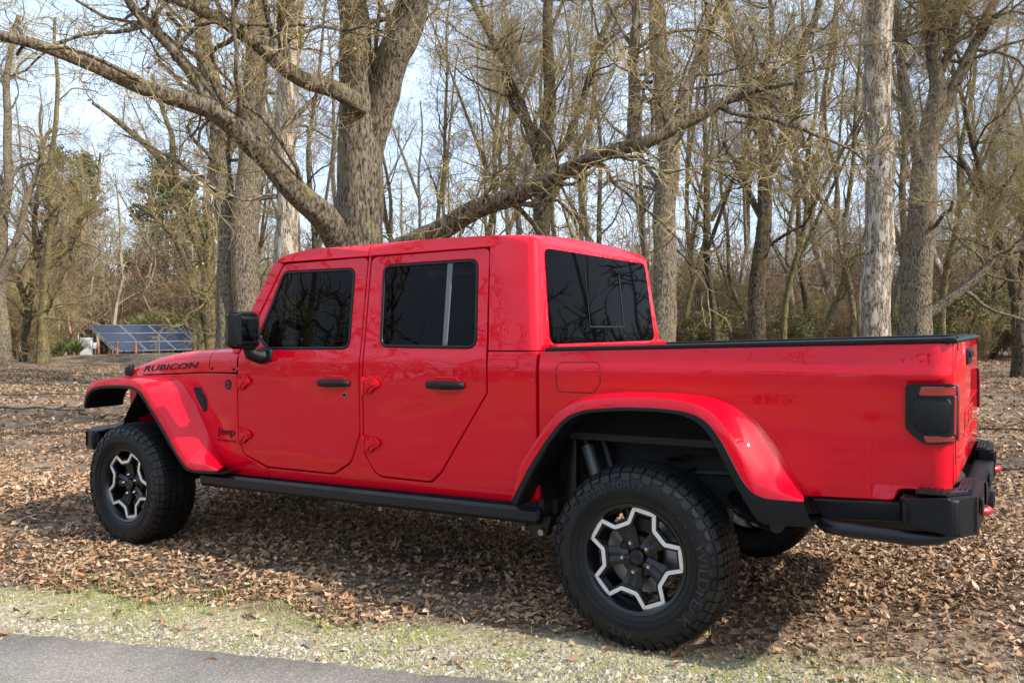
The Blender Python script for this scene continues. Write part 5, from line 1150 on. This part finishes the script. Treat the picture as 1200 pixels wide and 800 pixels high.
# shrubs and undergrowth
def shrub_proto(seed, h, n, tw, lv=(7, 6, 4), wide=.5):
    rg_ = np.random.default_rng(seed); a = rg_.uniform(0, 2*PI, n); r = rg_.uniform(0, .35, n)*h*.4; N_ = 7; t_ = np.linspace(0, 1, N_); L_ = rg_.uniform(.5, 1, n)*h
    lean = rg_.uniform(.05, wide, n)
    P = np.stack([np.cos(a)[:, None]*(r[:, None]+L_[:, None]*lean[:, None]*t_**1.3), np.sin(a)[:, None]*(r[:, None]+L_[:, None]*lean[:, None]*t_**1.3), L_[:, None]*t_], -1)+np.concatenate([np.cumsum(rg_.normal(0, h*.012, (n, N_, 2)), 1), np.zeros((n, N_, 1))], -1)
    R_ = np.full((n, 1), h*.006)*np.linspace(1, .4, N_); parts = [sweep(P, R_, 4)]
    b, rb_ = sprout(P, R_, rg_, lv[0], .1, 1, .6, (h*.15, h*.42), .7, .006, 5, .22, .08, .5); tw_ = [sweep(b, rb_, 3)]
    c, rc = sprout(b, rb_, rg_, lv[1], .1, 1, .7, (h*.08, h*.22), .7, .005, 4, .22, .05, .6); tw_.append(sweep(c, rc, 3)); tips = [c[:, -1], c[:, 2]]
    if len(lv) > 2: d, rd_ = sprout(c, rc, rg_, lv[2], .1, 1, .8, (h*.04, h*.1), .8, .004, 2, .22, .05, .6); tw_.append(sweep(d, rd_, 3)); tips.append(d[:, -1])
    v, f = join(parts); v2, f2 = join(tw_); return arrays_mesh('stems', v, f, tw), arrays_mesh('twigs', v2, f2, tw, smooth=False), tips, rg_
def place_shrub(kind, p, sp, label, cat='shrub', group=None, sc_=1.0, lf=None):
    p.z = float(gh(p.x, p.y))-.03; e = empty(kind, p, label, cat, group); e.rotation_euler = (0, 0, random.uniform(0, 6.28)); e.scale = (sc_,)*3; link('stems', sp[0], None, e); link('twigs', sp[1], None, e)
    if lf: link('leaves', lf, None, e)
    return e
SB = [shrub_proto(401, 3.2, 26, TW_RED, wide=.8), shrub_proto(402, 2.6, 24, TW_TAN, wide=.9), shrub_proto(403, 3.8, 22, TW_GREY, wide=.6)]
GL = tip_leaves(SB[1][2], 5000, .11, [[.10, .12, .035], [.14, .15, .05], [.19, .18, .07]], SB[1][3], 'leaves')
SHR = [('russet', 0, None), ('tan', 1, None), ('grey', 2, None), ('olive green leafy', 1, GL)]
SPOTS = [(-30, 44, 0, 1), (22, 50, 3, .8), (66, 47, 3, .6), (112, 60, 0, 1.6), (140, 64, 0, 1.9), (172, 62, 3, 1.3), (196, 58, 0, 1.5), (215, 52, 3, 1.1), (225, 56, 2, 1.3), (310, 40, 0, 1), (352, 38, 1, 1), (390, 36, 2, 1), (455, 40, 0, 1.1), (500, 38, 1, 1), (545, 42, 2, 1.2), (600, 40, 0, 1), (672, 42, 1, 1.2), (720, 38, 2, 1), (755, 34, 1, .9), (805, 38, 0, 1), (832, 33, 3, .8), (868, 40, 1, 1.1), (905, 36, 2, .9), (935, 33, 3, .8), (968, 38, 1, 1.1), (1002, 35, 0, .9), (1042, 38, 3, .9), (1062, 34, 1, .8), (1102, 33, 3, 1.05), (1128, 37, 3, 1.2), (1150, 34, 1, .9), (1166, 40, 3, 1.1), (1192, 38, 1, 1.1), (1225, 36, 3, 1.1), (1270, 34, 1, 1)]
_r = random.Random(5)
for _k in range(34): SPOTS.append((_r.uniform(560, 1290), _r.uniform(38, 54), _r.choice([0, 1, 1, 2, 3]), _r.uniform(1.0, 1.7)))
for _k in range(16): SPOTS.append((_r.choice([_r.uniform(240, 560), _r.uniform(-60, 60)]), _r.uniform(42, 54), _r.choice([0, 1, 2]), _r.uniform(1.0, 1.6)))
SPOTS.sort()
cnt2 = {}
for px_, dp_, kd, sc__ in SPOTS:
    for a0_, a1_, an in ANCH:
        if a0_ <= px_ < a1_: break
    nm_, ki, lf_ = SHR[kd]; cnt2[an] = cnt2.get(an, 0)+1
    place_shrub('undergrowth_shrub', at(px_, dp_), SB[ki], f'{nm_} undergrowth bush {an}, {ORD[cnt2[an]-1]} from left', group='bushes of the undergrowth', sc_=sc__, lf=lf_)
gs = shrub_proto(410, 6.0, 16, TW_GOLD, lv=(6, 5), wide=.28); place_shrub('golden_stemmed_shrub', at(140, 56), gs, 'tall golden-stemmed bare shrub rising behind the solar panels')
# evergreens beyond, pampas tuft and low green plants
def conifer(px_, depth, h, wdt, seed, label):
    rg_ = np.random.default_rng(seed); P, R_ = stem([(0, 0, -.1), (.1, 0, h*.5), (0, .1, h)], [.28, .16, .03], 16); a, ra = sprout(P, R_, rg_, 120, .18, .99, 1.35, (wdt*.9, wdt*1.5), .4, .02, 6, .1, .0, .4)
    b, rb_ = sprout(a, ra, rg_, 9, .2, 1, .7, (wdt*.2, wdt*.5), .5, .01, 3, .15, -.02, .5); tips = [b[:, k] for k in range(1, 4)]; allp = np.concatenate(tips); T = np.repeat(allp, 7, 0)+rg_.normal(0, .16, (len(allp)*7, 3))
    m1 = arrays_mesh('trunk', *join([sweep(P, R_, 8), sweep(a, ra, 4)]), BK_DARK); lf = tip_leaves([T], 20000, .26, [[.04, .07, .03], [.065, .11, .045], [.10, .14, .06]], rg_, 'crown')
    p = at(px_, depth); p.z = float(gh(p.x, p.y)); e = empty('evergreen_tree', p, label, 'tree'); link('trunk', m1, None, e); link('crown', lf, None, e)
conifer(84, 68, 15.5, 2.6, 501, 'dark evergreen tree far behind the left end of the solar panels')
conifer(196, 66, 14.5, 3.0, 502, 'dark evergreen tree far behind the olive barked tree')
def tuft(kind, p, n, h, wd, pal, label, seed, lay=.8):
    rg_ = np.random.default_rng(seed); yaw = rg_.uniform(0, 2*PI, n); L_ = h*rg_.uniform(.6, 1.1, n); ln = rg_.uniform(.05, lay, n); t_ = np.linspace(0, 1, 5)
    c = np.stack([np.cos(yaw), np.sin(yaw)], -1); pts = np.stack([c[:, None, 0]*L_[:, None]*ln[:, None]*t_**1.5, c[:, None, 1]*L_[:, None]*ln[:, None]*t_**1.5, L_[:, None]*(t_-.35*ln[:, None]*t_**2)], -1); perp = np.stack([-c[:, 1], c[:, 0], 0*yaw], -1)[:, None]*wd*(1-t_**2*.9)[None, :, None]
    V = np.stack([pts-perp, pts+perp], 2); ii = np.arange(n*10).reshape(n, 5, 2); F = np.stack([ii[:, :-1, 0], ii[:, :-1, 1], ii[:, 1:, 1], ii[:, 1:, 0]], -1).reshape(-1, 4); col = np.repeat(np.c_[np.array(pal)[rg_.integers(0, len(pal), n)], np.ones(n)], 10, 0)
    p.z = float(gh(p.x, p.y)); o = link(kind, arrays_mesh(kind, V.reshape(-1, 3), F, FOLM, smooth=False, cols=col)); o.location = p; tag(o, label, 'plant')
tuft('pampas_grass', at(181, 53), 1800, 3.0, .04, [[.42, .42, .17], [.34, .36, .13], [.5, .47, .25]], 'pale yellow-green spiky grass clump behind the solar panels', 601)
tuft('yucca_plant', at(72, 40), 160, .85, .035, [[.12, .17, .05], [.18, .24, .07]], 'low green spiky plant left of the white cabinet', 602, 1.0)
tuft('yucca_plant', at(90, 42), 160, .95, .035, [[.12, .17, .05], [.18, .24, .07]], 'green spiky plant close against the white cabinet', 603, 1.0)
# ================================================================== SOLAR ARRAY
Fl = Vector((-math.sin(YAW), math.cos(YAW), 0)); Rl = Vector((math.cos(YAW), math.sin(YAW), 0))
bl = at(136, 45); u = (Rl*.95+Fl*.31).normalized(); vv = (Rl*-.31+Fl*.95).normalized(); vv = (Rl*-.80+Fl*.60).normalized(); u = (Rl*.60+Fl*.80).normalized()
PV = mat('solar_cell_glass', (.012, .020, .042), .3, 0, .3, .1, vary=.25, vscale=1.2); FRM = mat('aluminium_frame', (.28, .28, .29), .5, .3); WHT = mat('white_paint_metal', (.62, .62, .60), .5); ORG = mat('orange_post_paint', (.62, .16, .06), .6)
arr = empty('solar_panel_array', (bl.x, bl.y, 0), 'dark blue ground-mounted solar panels in pale frames behind a low earth bank', 'solar panels')
mw, mh, nr, ncol = 1.72, 1.08, 3, 9; run = .90; rise = .44; z0_ = .42; slope = (vv*run+Vector((0, 0, rise))).normalized(); nrm = u.cross(slope).normalized()
if nrm.z < 0: nrm = -nrm
for i in range(ncol):
    for j in range(nr):
        o0 = Vector((0, 0, z0_))+u*(i*(mw+.03))+slope*(j*(mh+.03)); bm = bmesh.new()
        def quad(a, b_, c_, d_, th, mi=0):
            V_ = [o0+u*p+slope*q+nrm*h_ for h_ in (0, th) for p, q in ((a, b_), (c_, b_), (c_, d_), (a, d_))]; vs = [bm.verts.new(q) for q in V_]
            for f in ((3, 2, 1, 0), (4, 5, 6, 7), (0, 1, 5, 4), (1, 2, 6, 5), (2, 3, 7, 6), (3, 0, 4, 7)): bm.faces.new([vs[k] for k in f]).material_index = mi
        quad(.03, .03, mw-.03, mh-.03, .035, 0)
        for a, b_, c_, d_ in ((0, 0, mw, .03), (0, mh-.03, mw, mh), (0, .03, .03, mh-.03), (mw-.03, .03, mw, mh-.03)): quad(a, b_, c_, d_, .045, 1)
        fin(bm, 'solar_module', [PV, FRM], arr, 0)
for i in range(0, ncol+1, 1):
    a = u*(i*(mw+.03)-.015)+slope*.35; bm = bmesh.new(); tube(bm, [a-Vector((0, 0, .1)), a+Vector((0, 0, z0_-.03))], .04, 8); b_ = u*(i*(mw+.03)-.015)+slope*2.7; tube(bm, [Vector((b_.x, b_.y, -.1)), b_+Vector((0, 0, z0_-.04))], .04, 8); tube(bm, [a+Vector((0, 0, z0_-.07)), b_+Vector((0, 0, z0_-.07))], .03, 8)
    fin(bm, 'support_frame', FRM, arr)
def post(px_, depth, h, r, m, label, cat='post', kind='marker_post'):
    p = at(px_, depth); p.z = float(gh(p.x, p.y)); bm = bmesh.new(); cyl(bm, (0, 0, -.1), (0, 0, h), r, r*.95, 12); cyl(bm, (0, 0, h), (0, 0, h+r*.6), r*.95, r*.3, 12); o = fin(bm, kind, m); o.location = p; tag(o, label, cat, None)
post(115, 43.5, .62, .05, ORG, 'orange post left of the lower corner of the solar panels'); post(137, 43.5, .85, .05, ORG, 'orange post standing before the first solar panel column'); post(159, 42.5, .72, .05, ORG, 'rightmost orange post, before the second solar panel column')
post(186, 42, 1.0, .035, FRM, 'thin grey metal post in front of the middle of the solar panels')
cb = empty('electrical_cabinet', at(101, 46), 'white electrical cabinet at the left end of the solar panels', 'cabinet'); cb.rotation_euler = (0, 0, YAW+.3)
bm = bmesh.new(); box(bm, (0, 0, .62), (.62, .35, 1.15), .02); fin(bm, 'housing', WHT, cb); bm = bmesh.new(); box(bm, (0, -.18, .65), (.54, .02, 1.0), .006); dr = fin(bm, 'door', WHT, cb); bm = bmesh.new(); box(bm, (.2, -.2, .65), (.03, .02, .12)); fin(bm, 'handle', FRM, dr)
bm = bmesh.new(); box(bm, (0, 0, .03), (.7, .42, .06)); fin(bm, 'base', FRM, cb); bm = bmesh.new(); box(bm, (.44, 0, .75), (.2, .2, .35), .01); tube(bm, [(.44, 0, 0), (.44, 0, .6)], .03); tube(bm, [(-.4, 0, 0), (-.4, 0, 1.35)], .025); fin(bm, 'meter_box', WHT, cb)
# sticks lying on the leaves
for k, (px_, dp_, ln, lb) in enumerate([(1172, 10.6, 1.5, 'bare fallen branch right of the tailgate, farther one'), (1180, 7.6, 1.1, 'fallen stick just right of the bumper, nearer one'), (40, 14.5, 2.0, 'long fallen branch on the leaves at the left edge'), (60, 18, 2.2, 'fallen branch beyond the front wheel, far left')]):
    p = at(px_, dp_); rg_ = np.random.default_rng(700+k); P = [Vector((i*ln/6-ln/2, rg_.normal(0, .04), .03+abs(rg_.normal(0, .02)))) for i in range(7)]; bm = bmesh.new(); tube(bm, P, [.022-.0025*i for i in range(7)], 7)
    for i in (2, 4): tube(bm, [P[i], P[i]+Vector((.15, .12*(-1)**i, .03)), P[i]+Vector((.35, .22*(-1)**i, .02))], [.010, .008, .004], 5)
    o = fin(bm, 'fallen_branch', BK_DARK); o.location = (p.x, p.y, float(gh(p.x, p.y))); o.rotation_euler = (0, 0, YAW+rg_.uniform(-.25, .25)); tag(o, lb, 'branch')
